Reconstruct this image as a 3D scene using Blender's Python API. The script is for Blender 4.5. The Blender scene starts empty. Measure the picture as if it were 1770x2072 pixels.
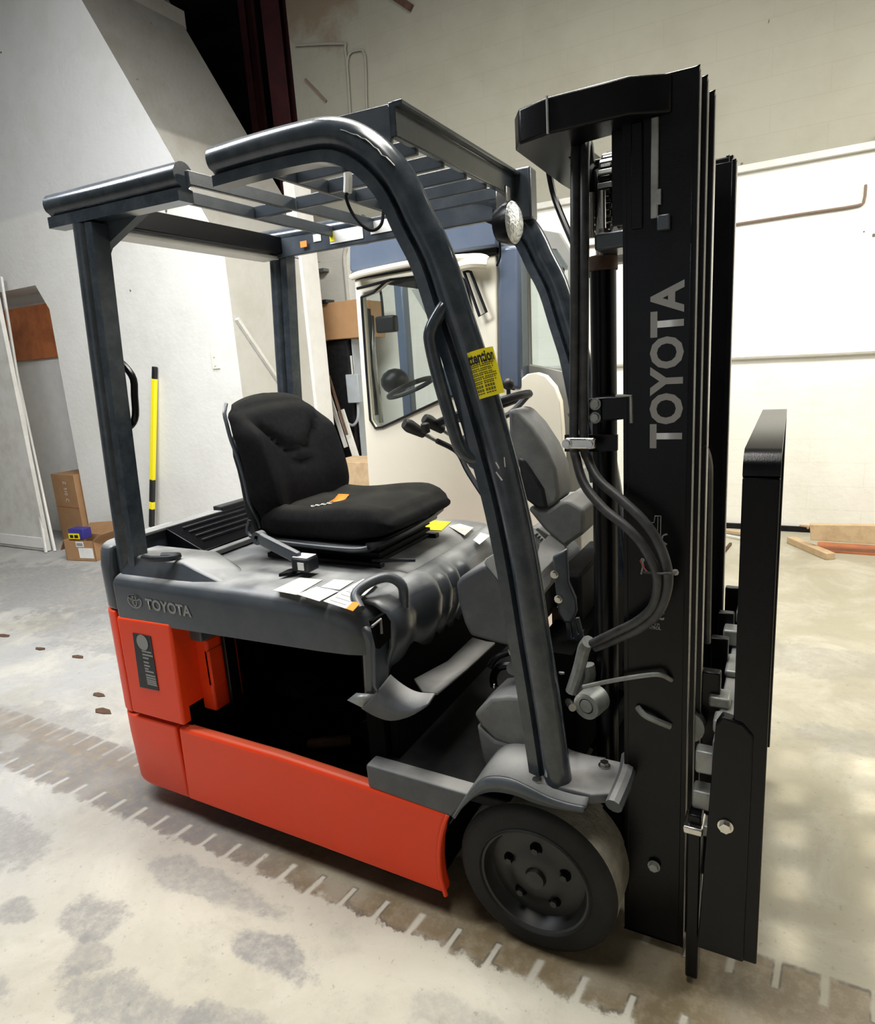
import bpy, bmesh, math, random
from mathutils import Vector as V, Matrix
R = math.radians
random.seed(7)
sc = bpy.context.scene
COL = sc.collection

# ---------------------------------------------------------------- camera
F = 1320.28                       # focal length in pixels of the 1770x2072 frame
H = 1.6
yaw, pitch, roll = -0.50288951, 0.2202572, -0.06728108
fw = V((math.sin(yaw)*math.cos(pitch), math.cos(yaw)*math.cos(pitch), -math.sin(pitch)))
rt = V((math.cos(yaw), -math.sin(yaw), 0))
up = rt.cross(fw)
rt2 = rt*math.cos(roll)+up*math.sin(roll)
up2 = -rt*math.sin(roll)+up*math.cos(roll)
EYE = V((0, 0, H))
cam = bpy.data.cameras.new('camera')
camo = bpy.data.objects.new('camera', cam); COL.objects.link(camo)
m = Matrix((rt2, up2, -fw)).transposed().to_4x4(); m.translation = EYE
camo.matrix_world = m
cam.sensor_fit = 'VERTICAL'; cam.sensor_height = 36.0
cam.lens = F/2072*36.0
cam.clip_start = 0.02
sc.camera = camo

def at(px, py, ax, v):
    """world point where the sight line of a pixel meets the plane axis=v"""
    d = rt2*((px-885)/F)-up2*((py-1036)/F)+fw
    t = (v-EYE[ax])/d[ax]
    return EYE+d*t
def aty(px, py, y): return at(px, py, 1, y)
def atz(px, py, z): return at(px, py, 2, z)

# ---------------------------------------------------------------- world, lights, exposure
sc.view_settings.view_transform = 'Standard'
sc.view_settings.look = 'None'
sc.view_settings.gamma = 1.0
sc.view_settings.use_curve_mapping = False
sc.view_settings.exposure = 0.55
w = bpy.data.worlds.new('world'); sc.world = w; w.use_nodes = True
w.node_tree.nodes['Background'].inputs[0].default_value = (0.75, 0.85, 1.0, 1)
w.node_tree.nodes['Background'].inputs[1].default_value = 0.1
def area(name, loc, target, sx, sy, power, col=(1, 1, 1)):
    l = bpy.data.lights.new(name, 'AREA'); l.shape = 'RECTANGLE'; l.size = sx; l.size_y = sy
    l.energy = power; l.color = col
    o = bpy.data.objects.new(name, l); COL.objects.link(o); o.location = loc
    o.rotation_euler = (V(target)-V(loc)).to_track_quat('-Z', 'Y').to_euler()
    return o
# unseen overhead lamps set to suit the tones, and faint daylight from an unseen loading door
area('unseen_lamp_right_bay', (1.6, 4.2, 3.7), (1.0, 5.4, 0), 2.4, 0.6, 92, (1.0, 0.97, 0.88))
area('unseen_lamp_middle_bay', (-1.5, 2.5, 5.3), (-1.6, 2.7, 0), 2.4, 0.6, 190, (1.0, 0.97, 0.9))
area('unseen_lamp_left_bay', (-3.1, 1.0, 3.7), (-4.0, 2.9, 0.6), 2.4, 0.6, 122, (0.93, 0.96, 1.0))
area('unseen_lamp_front_bay', (-0.7, 1.35, 4.9), (-0.9, 1.35, 0), 2.6, 0.8, 95, (1.0, 0.97, 0.9))
area('unseen_loading_door_daylight', (-2.5, -4.6, 1.7), (-1.5, 2, 0.9), 4.0, 2.8, 11, (0.93, 0.97, 1.0))
sl = bpy.data.lights.new('sun', 'SUN'); sl.energy = 3.0; sl.angle = R(0.5); sl.color = (1, 0.95, 0.82)
so = bpy.data.objects.new('sun', sl); COL.objects.link(so)
so.rotation_euler = V((-1.0, -0.18, -0.62)).to_track_quat('-Z', 'Y').to_euler()

# ---------------------------------------------------------------- materials
def mat(name, col, rough=0.5, metal=0.0, spec=0.5, noise=None, bump=None, dust=None, coat=0.0, emit=None, trans=0.0, alpha=1.0):
    """noise=(scale, amount, colour2); bump=(scale, strength); dust=(colour, amount): settles on surfaces facing up"""
    m = bpy.data.materials.new(name); m.use_nodes = True
    nt = m.node_tree; b = nt.nodes['Principled BSDF']
    b.inputs['Roughness'].default_value = rough; b.inputs['Metallic'].default_value = metal
    b.inputs['Specular IOR Level'].default_value = spec
    b.inputs['Coat Weight'].default_value = coat
    b.inputs['Transmission Weight'].default_value = trans
    b.inputs['Alpha'].default_value = alpha
    c4 = (*col, 1)
    b.inputs['Base Color'].default_value = c4
    L = nt.links.new; out = None
    tc = nt.nodes.new('ShaderNodeTexCoord')
    if noise:
        n = nt.nodes.new('ShaderNodeTexNoise'); n.inputs['Scale'].default_value = noise[0]; n.inputs['Detail'].default_value = 6
        n.inputs['Roughness'].default_value = 0.65
        L(tc.outputs['Object'], n.inputs['Vector'])
        r = nt.nodes.new('ShaderNodeValToRGB'); r.color_ramp.elements[0].position = 0.42; r.color_ramp.elements[1].position = 0.68
        r.color_ramp.elements[0].color = (0, 0, 0, 1); r.color_ramp.elements[1].color = (noise[1],)*3+(1,)
        L(n.outputs['Fac'], r.inputs['Fac'])
        mx = nt.nodes.new('ShaderNodeMix'); mx.data_type = 'RGBA'
        mx.inputs[6].default_value = c4; mx.inputs[7].default_value = (*noise[2], 1)
        L(r.outputs['Color'], mx.inputs[0]); out = mx.outputs[2]
    if dust:
        g = nt.nodes.new('ShaderNodeNewGeometry'); s = nt.nodes.new('ShaderNodeSeparateXYZ'); L(g.outputs['Normal'], s.inputs[0])
        n = nt.nodes.new('ShaderNodeTexNoise'); n.inputs['Scale'].default_value = 7; n.inputs['Detail'].default_value = 7
        L(tc.outputs['Object'], n.inputs['Vector'])
        mr = nt.nodes.new('ShaderNodeMapRange'); mr.inputs[1].default_value = 0.55; mr.inputs[2].default_value = 0.95
        L(s.outputs['Z'], mr.inputs[0])
        mr2 = nt.nodes.new('ShaderNodeMapRange'); mr2.inputs[1].default_value = 0.33; mr2.inputs[2].default_value = 0.62; mr2.inputs[3].default_value = 0.25; mr2.inputs[4].default_value = dust[1]
        L(n.outputs['Fac'], mr2.inputs[0])
        mu = nt.nodes.new('ShaderNodeMath'); mu.operation = 'MULTIPLY'; L(mr.outputs[0], mu.inputs[0]); L(mr2.outputs[0], mu.inputs[1])
        mx = nt.nodes.new('ShaderNodeMix'); mx.data_type = 'RGBA'; L(mu.outputs[0], mx.inputs[0])
        if out: L(out, mx.inputs[6])
        else: mx.inputs[6].default_value = c4
        mx.inputs[7].default_value = (*dust[0], 1); out = mx.outputs[2]
        mr3 = nt.nodes.new('ShaderNodeMapRange'); L(mu.outputs[0], mr3.inputs[0]); mr3.inputs[3].default_value = rough; mr3.inputs[4].default_value = min(1, rough+0.35)
        L(mr3.outputs[0], b.inputs['Roughness'])
    if out: L(out, b.inputs['Base Color'])
    if bump:
        n = nt.nodes.new('ShaderNodeTexNoise'); n.inputs['Scale'].default_value = bump[0]; n.inputs['Detail'].default_value = 5
        L(tc.outputs['Object'], n.inputs['Vector'])
        bp = nt.nodes.new('ShaderNodeBump'); bp.inputs['Strength'].default_value = bump[1]; bp.inputs['Distance'].default_value = 0.01
        L(n.outputs['Fac'], bp.inputs['Height']); L(bp.outputs[0], b.inputs['Normal'])
    if emit:
        b.inputs['Emission Color'].default_value = (*emit[0], 1); b.inputs['Emission Strength'].default_value = emit[1]
    return m
M = {}
M['slate'] = mat('slate_paint', (0.036, 0.045, 0.056), 0.28, noise=(9, 0.35, (0.10, 0.11, 0.12)), bump=(320, 0.06), dust=((0.30, 0.30, 0.29), 0.55))
M['slate_tube'] = mat('slate_tube_paint', (0.020, 0.028, 0.037), 0.2, spec=0.6, noise=(14, 0.35, (0.09, 0.10, 0.11)), dust=((0.20, 0.20, 0.19), 0.35))
M['hood'] = mat('hood_paint', (0.038, 0.046, 0.056), 0.26, noise=(5, 0.5, (0.07, 0.072, 0.075)), bump=(320, 0.05), dust=((0.36, 0.36, 0.35), 0.8))
M['orange'] = mat('orange_paint', (0.80, 0.050, 0.008), 0.38, spec=0.3, noise=(3.5, 0.45, (0.70, 0.058, 0.012)), bump=(200, 0.04), dust=((0.5, 0.20, 0.11), 0.4))
M['black'] = mat('black_paint', (0.002, 0.002, 0.003), 0.28, spec=0.22, noise=(12, 0.4, (0.006, 0.006, 0.007)), bump=(300, 0.05))
M['black_matt'] = mat('black_matt', (0.004, 0.004, 0.005), 0.7, spec=0.2, noise=(20, 0.4, (0.02, 0.02, 0.019)))
M['shade_black'] = mat('dark_interior', (0.002, 0.002, 0.002), 0.9, spec=0.05)  # near-black colour puts the shade of recesses and hidden insides into the surface
M['plastic'] = mat('dark_plastic', (0.008, 0.009, 0.012), 0.40, spec=0.3, noise=(30, 0.3, (0.035, 0.036, 0.038)), bump=(400, 0.1))
M['cowl'] = mat('grey_plastic', (0.115, 0.12, 0.12), 0.5, noise=(12, 0.5, (0.22, 0.22, 0.21)), bump=(350, 0.1), dust=((0.36, 0.35, 0.33), 0.55))
M['cowl_dark'] = mat('grey_plastic_dark', (0.055, 0.06, 0.068), 0.5, noise=(12, 0.4, (0.12, 0.12, 0.12)), bump=(350, 0.1), dust=((0.36, 0.35, 0.33), 0.7))
M['fabric'] = mat('seat_fabric', (0.004, 0.004, 0.006), 0.85, spec=0.15, noise=(60, 0.6, (0.012, 0.012, 0.012)), bump=(900, 0.4), dust=((0.035, 0.035, 0.028), 0.7))
M['rubber'] = mat('tyre_rubber', (0.007, 0.007, 0.007), 0.62, spec=0.25, noise=(10, 0.5, (0.018, 0.018, 0.016)), bump=(120, 0.12))
M['tread'] = mat('worn_tread', (0.36, 0.33, 0.27), 0.8, noise=(9, 0.8, (0.14, 0.12, 0.10)), bump=(60, 0.4))
M['rim'] = mat('black_rim', (0.006, 0.006, 0.006), 0.42, noise=(14, 0.5, (0.015, 0.015, 0.013)))
M['steel'] = mat('bright_steel', (0.62, 0.60, 0.56), 0.25, metal=1.0, noise=(20, 0.5, (0.4, 0.38, 0.34)))
M['polished'] = mat('polished_rail', (0.62, 0.60, 0.57), 0.35, metal=0.45, noise=(9, 0.6, (0.3, 0.29, 0.27)))
M['worn_steel'] = mat('worn_steel', (0.30, 0.31, 0.30), 0.45, metal=0.5, noise=(18, 0.7, (0.16, 0.15, 0.13)))
M['rust'] = mat('rusty_steel', (0.085, 0.042, 0.022), 0.75, noise=(30, 0.7, (0.03, 0.02, 0.015)))
M['hose'] = mat('hose_rubber', (0.018, 0.018, 0.02), 0.45, noise=(25, 0.8, (0.05, 0.05, 0.052)), dust=((0.12, 0.12, 0.12), 0.8))
M['dull_pipe'] = mat('dull_pipe', (0.26, 0.25, 0.21), 0.7)
M['brown_pipe'] = mat('brown_pipe', (0.17, 0.12, 0.09), 0.7)
M['white'] = mat('white_label', (0.72, 0.72, 0.69), 0.5, noise=(8, 0.5, (0.5, 0.5, 0.48)))
M['yellow'] = mat('yellow_label', (0.85, 0.72, 0.01), 0.45)
M['ink'] = mat('black_ink', (0.01, 0.01, 0.01), 0.5)
M['letter'] = mat('grey_lettering', (0.24, 0.235, 0.225), 0.45)
M['red_ink'] = mat('red_ink', (0.45, 0.03, 0.02), 0.5)
M['orange_label'] = mat('orange_label', (0.9, 0.25, 0.03), 0.5)
M['cream'] = mat('cream_paint', (0.84, 0.79, 0.65), 0.45, noise=(3, 0.4, (0.76, 0.71, 0.57)), bump=(200, 0.04))
M['cab_blue'] = mat('blue_grey_paint', (0.085, 0.11, 0.16), 0.25, noise=(5, 0.4, (0.12, 0.14, 0.18)))
M['cab_grey'] = mat('warm_grey_panel', (0.26, 0.26, 0.24), 0.6, noise=(4, 0.6, (0.20, 0.19, 0.17)))
def glass(name, tint, fac):
    m = bpy.data.materials.new(name); m.use_nodes = True; nt = m.node_tree; nt.nodes.clear()
    o = nt.nodes.new('ShaderNodeOutputMaterial'); t = nt.nodes.new('ShaderNodeBsdfTransparent'); g = nt.nodes.new('ShaderNodeBsdfGlossy')
    t.inputs[0].default_value = (*tint, 1); g.inputs[1].default_value = 0.02
    fr = nt.nodes.new('ShaderNodeFresnel'); fr.inputs[0].default_value = 1.5
    a = nt.nodes.new('ShaderNodeMath'); a.operation = 'ADD'; a.inputs[1].default_value = fac; nt.links.new(fr.outputs[0], a.inputs[0])
    x = nt.nodes.new('ShaderNodeMixShader'); nt.links.new(a.outputs[0], x.inputs[0]); nt.links.new(t.outputs[0], x.inputs[1]); nt.links.new(g.outputs[0], x.inputs[2])
    nt.links.new(x.outputs[0], o.inputs[0]); return m
M['glass'] = glass('window_glass', (0.80, 0.84, 0.83), 0.05)
M['lens'] = mat('lamp_lens', (0.8, 0.82, 0.8), 0.08, metal=0.6, bump=(90, 0.6))
M['card'] = mat('cardboard', (0.33, 0.185, 0.085), 0.8, noise=(8, 0.5, (0.25, 0.135, 0.06)))
M['wood'] = mat('raw_wood', (0.52, 0.38, 0.23), 0.7, noise=(12, 0.6, (0.36, 0.23, 0.12)))
M['red_wood'] = mat('orange_brown_wood', (0.42, 0.13, 0.035), 0.6, noise=(6, 0.7, (0.22, 0.055, 0.02)))
M['white_paint'] = mat('white_paint', (0.70, 0.69, 0.66), 0.5, noise=(7, 0.4, (0.55, 0.54, 0.5)))
M['dirty_white'] = mat('dirty_white_paint', (0.58, 0.57, 0.53), 0.6, noise=(7, 0.6, (0.42, 0.40, 0.35)))
M['grey_box'] = mat('grey_enamel', (0.30, 0.33, 0.35), 0.45, noise=(5, 0.4, (0.2, 0.21, 0.21)))
M['purple'] = mat('purple_blue_card', (0.035, 0.03, 0.22), 0.5)
M['red_steel'] = mat('red_oxide_steel', (0.075, 0.014, 0.016), 0.7, noise=(6, 0.7, (0.03, 0.010, 0.012)))
M['dark_wall'] = mat('unlit_dark_wall', (0.012, 0.012, 0.020), 0.9, noise=(1.2, 0.9, (0.035, 0.03, 0.028)))  # near-black puts the darkness of the unlit bay into the wall colour
M['tan_board'] = mat('tan_roof_board', (0.22, 0.14, 0.09), 0.9, noise=(2, 0.8, (0.12, 0.08, 0.05)))

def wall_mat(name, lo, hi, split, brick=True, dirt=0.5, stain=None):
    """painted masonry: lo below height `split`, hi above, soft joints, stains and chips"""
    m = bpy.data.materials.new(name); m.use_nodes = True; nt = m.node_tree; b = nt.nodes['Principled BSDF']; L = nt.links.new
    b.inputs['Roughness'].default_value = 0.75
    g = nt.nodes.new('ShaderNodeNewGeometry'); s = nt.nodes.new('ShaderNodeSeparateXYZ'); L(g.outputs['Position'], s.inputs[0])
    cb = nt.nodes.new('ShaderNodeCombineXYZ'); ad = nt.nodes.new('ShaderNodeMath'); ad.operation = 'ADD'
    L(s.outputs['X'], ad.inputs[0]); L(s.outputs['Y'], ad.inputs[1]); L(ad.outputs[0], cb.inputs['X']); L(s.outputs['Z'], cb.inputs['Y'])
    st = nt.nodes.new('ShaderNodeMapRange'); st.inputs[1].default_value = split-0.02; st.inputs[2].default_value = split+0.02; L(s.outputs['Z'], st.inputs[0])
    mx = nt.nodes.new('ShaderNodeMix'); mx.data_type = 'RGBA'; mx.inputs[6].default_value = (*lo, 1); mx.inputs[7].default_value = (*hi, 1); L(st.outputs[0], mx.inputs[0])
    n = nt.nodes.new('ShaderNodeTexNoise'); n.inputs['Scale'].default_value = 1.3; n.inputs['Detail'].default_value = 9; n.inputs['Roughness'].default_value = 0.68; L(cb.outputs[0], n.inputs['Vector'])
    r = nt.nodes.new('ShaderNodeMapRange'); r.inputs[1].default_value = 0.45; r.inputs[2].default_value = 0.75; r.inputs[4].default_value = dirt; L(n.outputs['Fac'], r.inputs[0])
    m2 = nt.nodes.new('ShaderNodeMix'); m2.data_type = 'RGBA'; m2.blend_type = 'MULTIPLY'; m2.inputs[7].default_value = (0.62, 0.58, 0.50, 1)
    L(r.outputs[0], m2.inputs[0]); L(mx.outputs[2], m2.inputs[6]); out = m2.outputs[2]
    # chips: small dark specks
    vo = nt.nodes.new('ShaderNodeTexVoronoi'); vo.inputs['Scale'].default_value = 3.1; vo.inputs['Randomness'].default_value = 1; L(cb.outputs[0], vo.inputs['Vector'])
    n3 = nt.nodes.new('ShaderNodeTexNoise'); n3.inputs['Scale'].default_value = 40; L(cb.outputs[0], n3.inputs['Vector'])
    a3 = nt.nodes.new('ShaderNodeMath'); a3.operation = 'MULTIPLY_ADD'; a3.inputs[1].default_value = 0.10; L(n3.outputs['Fac'], a3.inputs[0]); L(vo.outputs['Distance'], a3.inputs[2])
    lt = nt.nodes.new('ShaderNodeMath'); lt.operation = 'LESS_THAN'; lt.inputs[1].default_value = 0.085; L(a3.outputs[0], lt.inputs[0])
    m3 = nt.nodes.new('ShaderNodeMix'); m3.data_type = 'RGBA'; m3.inputs[7].default_value = (0.12, 0.10, 0.08, 1); L(lt.outputs[0], m3.inputs[0]); L(out, m3.inputs[6]); out = m3.outputs[2]
    if stain:
        vd = nt.nodes.new('ShaderNodeVectorMath'); vd.operation = 'DISTANCE'; vd.inputs[1].default_value = stain[0]; L(g.outputs['Position'], vd.inputs[0])
        a5 = nt.nodes.new('ShaderNodeMath'); a5.operation = 'MULTIPLY_ADD'; a5.inputs[1].default_value = -1.6; L(n.outputs['Fac'], a5.inputs[0]); L(vd.outputs['Value'], a5.inputs[2])
        r5 = nt.nodes.new('ShaderNodeMapRange'); r5.inputs[1].default_value = stain[1]; r5.inputs[2].default_value = stain[1]-0.25; r5.inputs[4].default_value = 0.75; L(a5.outputs[0], r5.inputs[0])
        m5 = nt.nodes.new('ShaderNodeMix'); m5.data_type = 'RGBA'; m5.inputs[7].default_value = (*stain[2], 1); L(r5.outputs[0], m5.inputs[0]); L(out, m5.inputs[6]); out = m5.outputs[2]
    if brick:
        bt = nt.nodes.new('ShaderNodeTexBrick'); bt.inputs['Scale'].default_value = 1.0; bt.inputs['Brick Width'].default_value = 0.8; bt.inputs['Row Height'].default_value = 0.2
        bt.inputs['Mortar Size'].default_value = 0.006; bt.inputs['Mortar Smooth'].default_value = 0.6
        bt.inputs['Color1'].default_value = bt.inputs['Color2'].default_value = (1, 1, 1, 1); bt.inputs['Mortar'].default_value = (0.78, 0.76, 0.70, 1)
        L(cb.outputs[0], bt.inputs['Vector'])
        m4 = nt.nodes.new('ShaderNodeMix'); m4.data_type = 'RGBA'; m4.blend_type = 'MULTIPLY'; m4.inputs[0].default_value = 0.22
        L(out, m4.inputs[6]); L(bt.outputs['Color'], m4.inputs[7]); out = m4.outputs[2]
    L(out, b.inputs['Base Color'])
    nb = nt.nodes.new('ShaderNodeTexNoise'); nb.inputs['Scale'].default_value = 22; nb.inputs['Detail'].default_value = 6; L(cb.outputs[0], nb.inputs['Vector'])
    bp = nt.nodes.new('ShaderNodeBump'); bp.inputs['Strength'].default_value = 0.25; bp.inputs['Distance'].default_value = 0.01; L(nb.outputs['Fac'], bp.inputs['Height']); L(bp.outputs[0], b.inputs['Normal'])
    return m
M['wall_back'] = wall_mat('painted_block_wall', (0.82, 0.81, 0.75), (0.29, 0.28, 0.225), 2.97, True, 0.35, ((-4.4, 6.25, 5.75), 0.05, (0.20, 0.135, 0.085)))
M['wall_left'] = wall_mat('painted_plaster_wall', (0.69, 0.685, 0.65), (0.60, 0.60, 0.595), 3.25, False, 0.35)
M['return_wall'] = wall_mat('shade_toned_plaster', (0.46, 0.45, 0.41), (0.46, 0.45, 0.41), 3.25, False, 0.5)  # darker plaster colour carries the shadows falling on the pier's side
M['rake'] = wall_mat('shade_grey_plaster', (0.32, 0.31, 0.28), (0.20, 0.195, 0.18), 3.6, False, 0.8)  # shade of the sloping face put into the colour, deeper higher up

def floor_mat():
    m = bpy.data.materials.new('stained_concrete'); m.use_nodes = True; nt = m.node_tree; b = nt.nodes['Principled BSDF']; L = nt.links.new
    g = nt.nodes.new('ShaderNodeNewGeometry'); s = nt.nodes.new('ShaderNodeSeparateXYZ'); L(g.outputs['Position'], s.inputs[0])
    P = g.outputs['Position']
    def math_(op, a, c=None, d=None):
        n = nt.nodes.new('ShaderNodeMath'); n.operation = op
        for i, q in enumerate((a, c, d)):
            if q is None: continue
            if isinstance(q, (int, float)): n.inputs[i].default_value = q
            else: L(q, n.inputs[i])
        return n.outputs[0]
    def noise(scale, detail=8, rough=0.6, dist=0.0, vec=P):
        n = nt.nodes.new('ShaderNodeTexNoise'); n.inputs['Scale'].default_value = scale; n.inputs['Detail'].default_value = detail
        n.inputs['Roughness'].default_value = rough; n.inputs['Distortion'].default_value = dist; L(vec, n.inputs['Vector']); return n.outputs['Fac']
    def rng(x, a, c, lo=0.0, hi=1.0):
        n = nt.nodes.new('ShaderNodeMapRange'); n.inputs[1].default_value = a; n.inputs[2].default_value = c; n.inputs[3].default_value = lo; n.inputs[4].default_value = hi
        n.interpolation_type = 'SMOOTHSTEP'; L(x, n.inputs[0]); return n.outputs[0]
    def mix(f, a, c, mode='MIX'):
        n = nt.nodes.new('ShaderNodeMix'); n.data_type = 'RGBA'; n.blend_type = mode
        if isinstance(f, float): n.inputs[0].default_value = f
        else: L(f, n.inputs[0])
        for i, q in ((6, a), (7, c)):
            if isinstance(q, tuple): n.inputs[i].default_value = (*q, 1)
            else: L(q, n.inputs[i])
        return n.outputs[2]
    X, Y = s.outputs['X'], s.outputs['Y']
    # warm concrete in front and to the right, cooler grey towards the left bay
    base = mix(rng(X, -3.2, -1.2), (0.34, 0.34, 0.335), (0.47, 0.44, 0.355))
    base = mix(math_('MULTIPLY', rng(X, -0.9, 0.3), rng(Y, 1.3, 1.9)), base, (0.34, 0.31, 0.225))  # colour lowered at the right to offset the strong lamp light there
    base = mix(rng(noise(0.9, 9, 0.62), 0.45, 0.70, 0, 0.6), base, (0.31, 0.28, 0.21))
    base = mix(rng(noise(6.0, 9, 0.7), 0.5, 0.78, 0, 0.6), base, (0.27, 0.25, 0.205))
    base = mix(rng(noise(2.2, 9, 0.7, 0.6), 0.42, 0.72, 0, 0.55), base, (0.57, 0.54, 0.46))
    # blotchy grey damp stains, each with its own place
    nz = noise(6.0, 9, 0.68)
    nfine = rng(noise(26, 8, 0.75), 0.32, 0.62, 0.55, 1.25)
    for (cx, cy, rx, ry, amt) in ((-1.83, 0.95, .12, .075, .62), (-1.72, 0.86, .09, .05, .5), (-1.24, 1.09, .17, .055, .7), (-1.42, 0.80, .30, .075, .6), (-1.12, 0.86, .20, .06, .55),
                                  (-2.1, 0.86, .07, .05, .6), (-2.55, 1.05, .35, .10, .55), (-1.62, 1.2, .3, .06, .5), (-0.62, 1.13, .2, .06, .35), (-3.2, 1.5, .6, .25, .4), (-3.9, 2.6, 1.0, .35, .45), (-5.6, 3.0, 1.6, .5, .55),
                                  (-1.95, 0.62, .2, .08, .5), (-0.85, 0.99, .08, .03, .3), (0.35, 2.85, .35, .1, .35), (0.05, 3.6, .7, .2, .3)):
        dx = math_('DIVIDE', math_('SUBTRACT', X, cx), rx); dy = math_('DIVIDE', math_('SUBTRACT', Y, cy), ry)
        d = math_('SQRT', math_('ADD', math_('MULTIPLY', dx, dx), math_('MULTIPLY', dy, dy)))
        d = math_('ADD', d, math_('MULTIPLY', math_('SUBTRACT', nz, 0.5), 2.8))
        f = math_('MULTIPLY', rng(d, 1.15, 0.75, 0, amt), nfine)
        base = mix(f, base, (0.20, 0.195, 0.19))
    # wet tyre track: a band with tread-block edges on both sides
    band = math_('MULTIPLY', rng(math_('ADD', Y, math_('MULTIPLY', math_('SUBTRACT', noise(18, 7, 0.65), 0.5), 0.12)), 1.300, 1.330), rng(math_('ADD', Y, math_('MULTIPLY', math_('SUBTRACT', noise(14, 5, 0.6), 0.5), 0.03)), 1.648, 1.625))
    def gaps(pitch, off, skew, wid):
        u = math_('DIVIDE', math_('ADD', math_('ADD', X, math_('MULTIPLY', Y, skew)), off), pitch)
        fr = math_('ABSOLUTE', math_('SUBTRACT', math_('FRACT', u), 0.5))
        return rng(fr, 0.5-wid/pitch/2-0.07, 0.5-wid/pitch/2+0.03)      # 1 in the gap
    nearg = math_('MULTIPLY', gaps(0.1235, 0.30, -0.10, 0.016), rng(Y, 1.392, 1.380))
    farg = math_('MULTIPLY', gaps(0.107, 0.093, -0.08, 0.016), rng(Y, 1.545, 1.555))
    gap = math_('MAXIMUM', nearg, farg)
    tr = math_('MULTIPLY', band, math_('SUBTRACT', 1.0, gap))
    tr = math_('MULTIPLY', tr, rng(X, -4.2, -2.4))
    tcol = mix(rng(X, -1.9, -1.2), (0.19, 0.18, 0.175), (0.17, 0.125, 0.065))
    tcol = mix(rng(noise(24, 6, 0.7), 0.42, 0.66, 0, 0.6), tcol, (0.30, 0.25, 0.17))
    fade = rng(noise(3.0, 4, 0.5), 0.30, 0.5, 0.55, 0.95)
    base = mix(math_('MULTIPLY', tr, fade), base, tcol)
    # fine dark line around every wet block
    edge = math_('MULTIPLY', math_('MULTIPLY', tr, math_('SUBTRACT', 1.0, tr)), 4.0)
    base = mix(math_('MULTIPLY', edge, math_('MULTIPLY', rng(X, -2.2, -0.8, 0.25, 0.8), rng(noise(8, 4, 0.6), 0.42, 0.58))), base, (0.06, 0.045, 0.025))
    # second, fainter track at the left
    l2 = math_('MULTIPLY', math_('MULTIPLY', rng(Y, 1.50, 1.51), rng(Y, 1.62, 1.61)), rng(X, -2.0, -2.2))
    l2 = math_('MULTIPLY', l2, math_('SUBTRACT', 1.0, gaps(0.13, 0.05, -0.1, 0.02)))
    base = mix(math_('MULTIPLY', l2, 0.35), base, (0.22, 0.17, 0.12))
    base = mix(rng(noise(14, 8, 0.75), 0.55, 0.75, 0, 0.4), base, (0.24, 0.225, 0.19))
    base = mix(rng(noise(45, 4, 0.7), 0.60, 0.72, 0, 0.45), base, (0.13, 0.12, 0.10))
    L(base, b.inputs['Base Color'])
    rg = nt.nodes.new('ShaderNodeMapRange'); rg.inputs[3].default_value = 0.62; rg.inputs[4].default_value = 0.36; L(tr, rg.inputs[0]); L(rg.outputs[0], b.inputs['Roughness'])
    bp = nt.nodes.new('ShaderNodeBump'); bp.inputs['Strength'].default_value = 0.18; bp.inputs['Distance'].default_value = 0.01; L(noise(18, 10, 0.7), bp.inputs['Height']); L(bp.outputs[0], b.inputs['Normal'])
    return m
M['floor'] = floor_mat()

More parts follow.
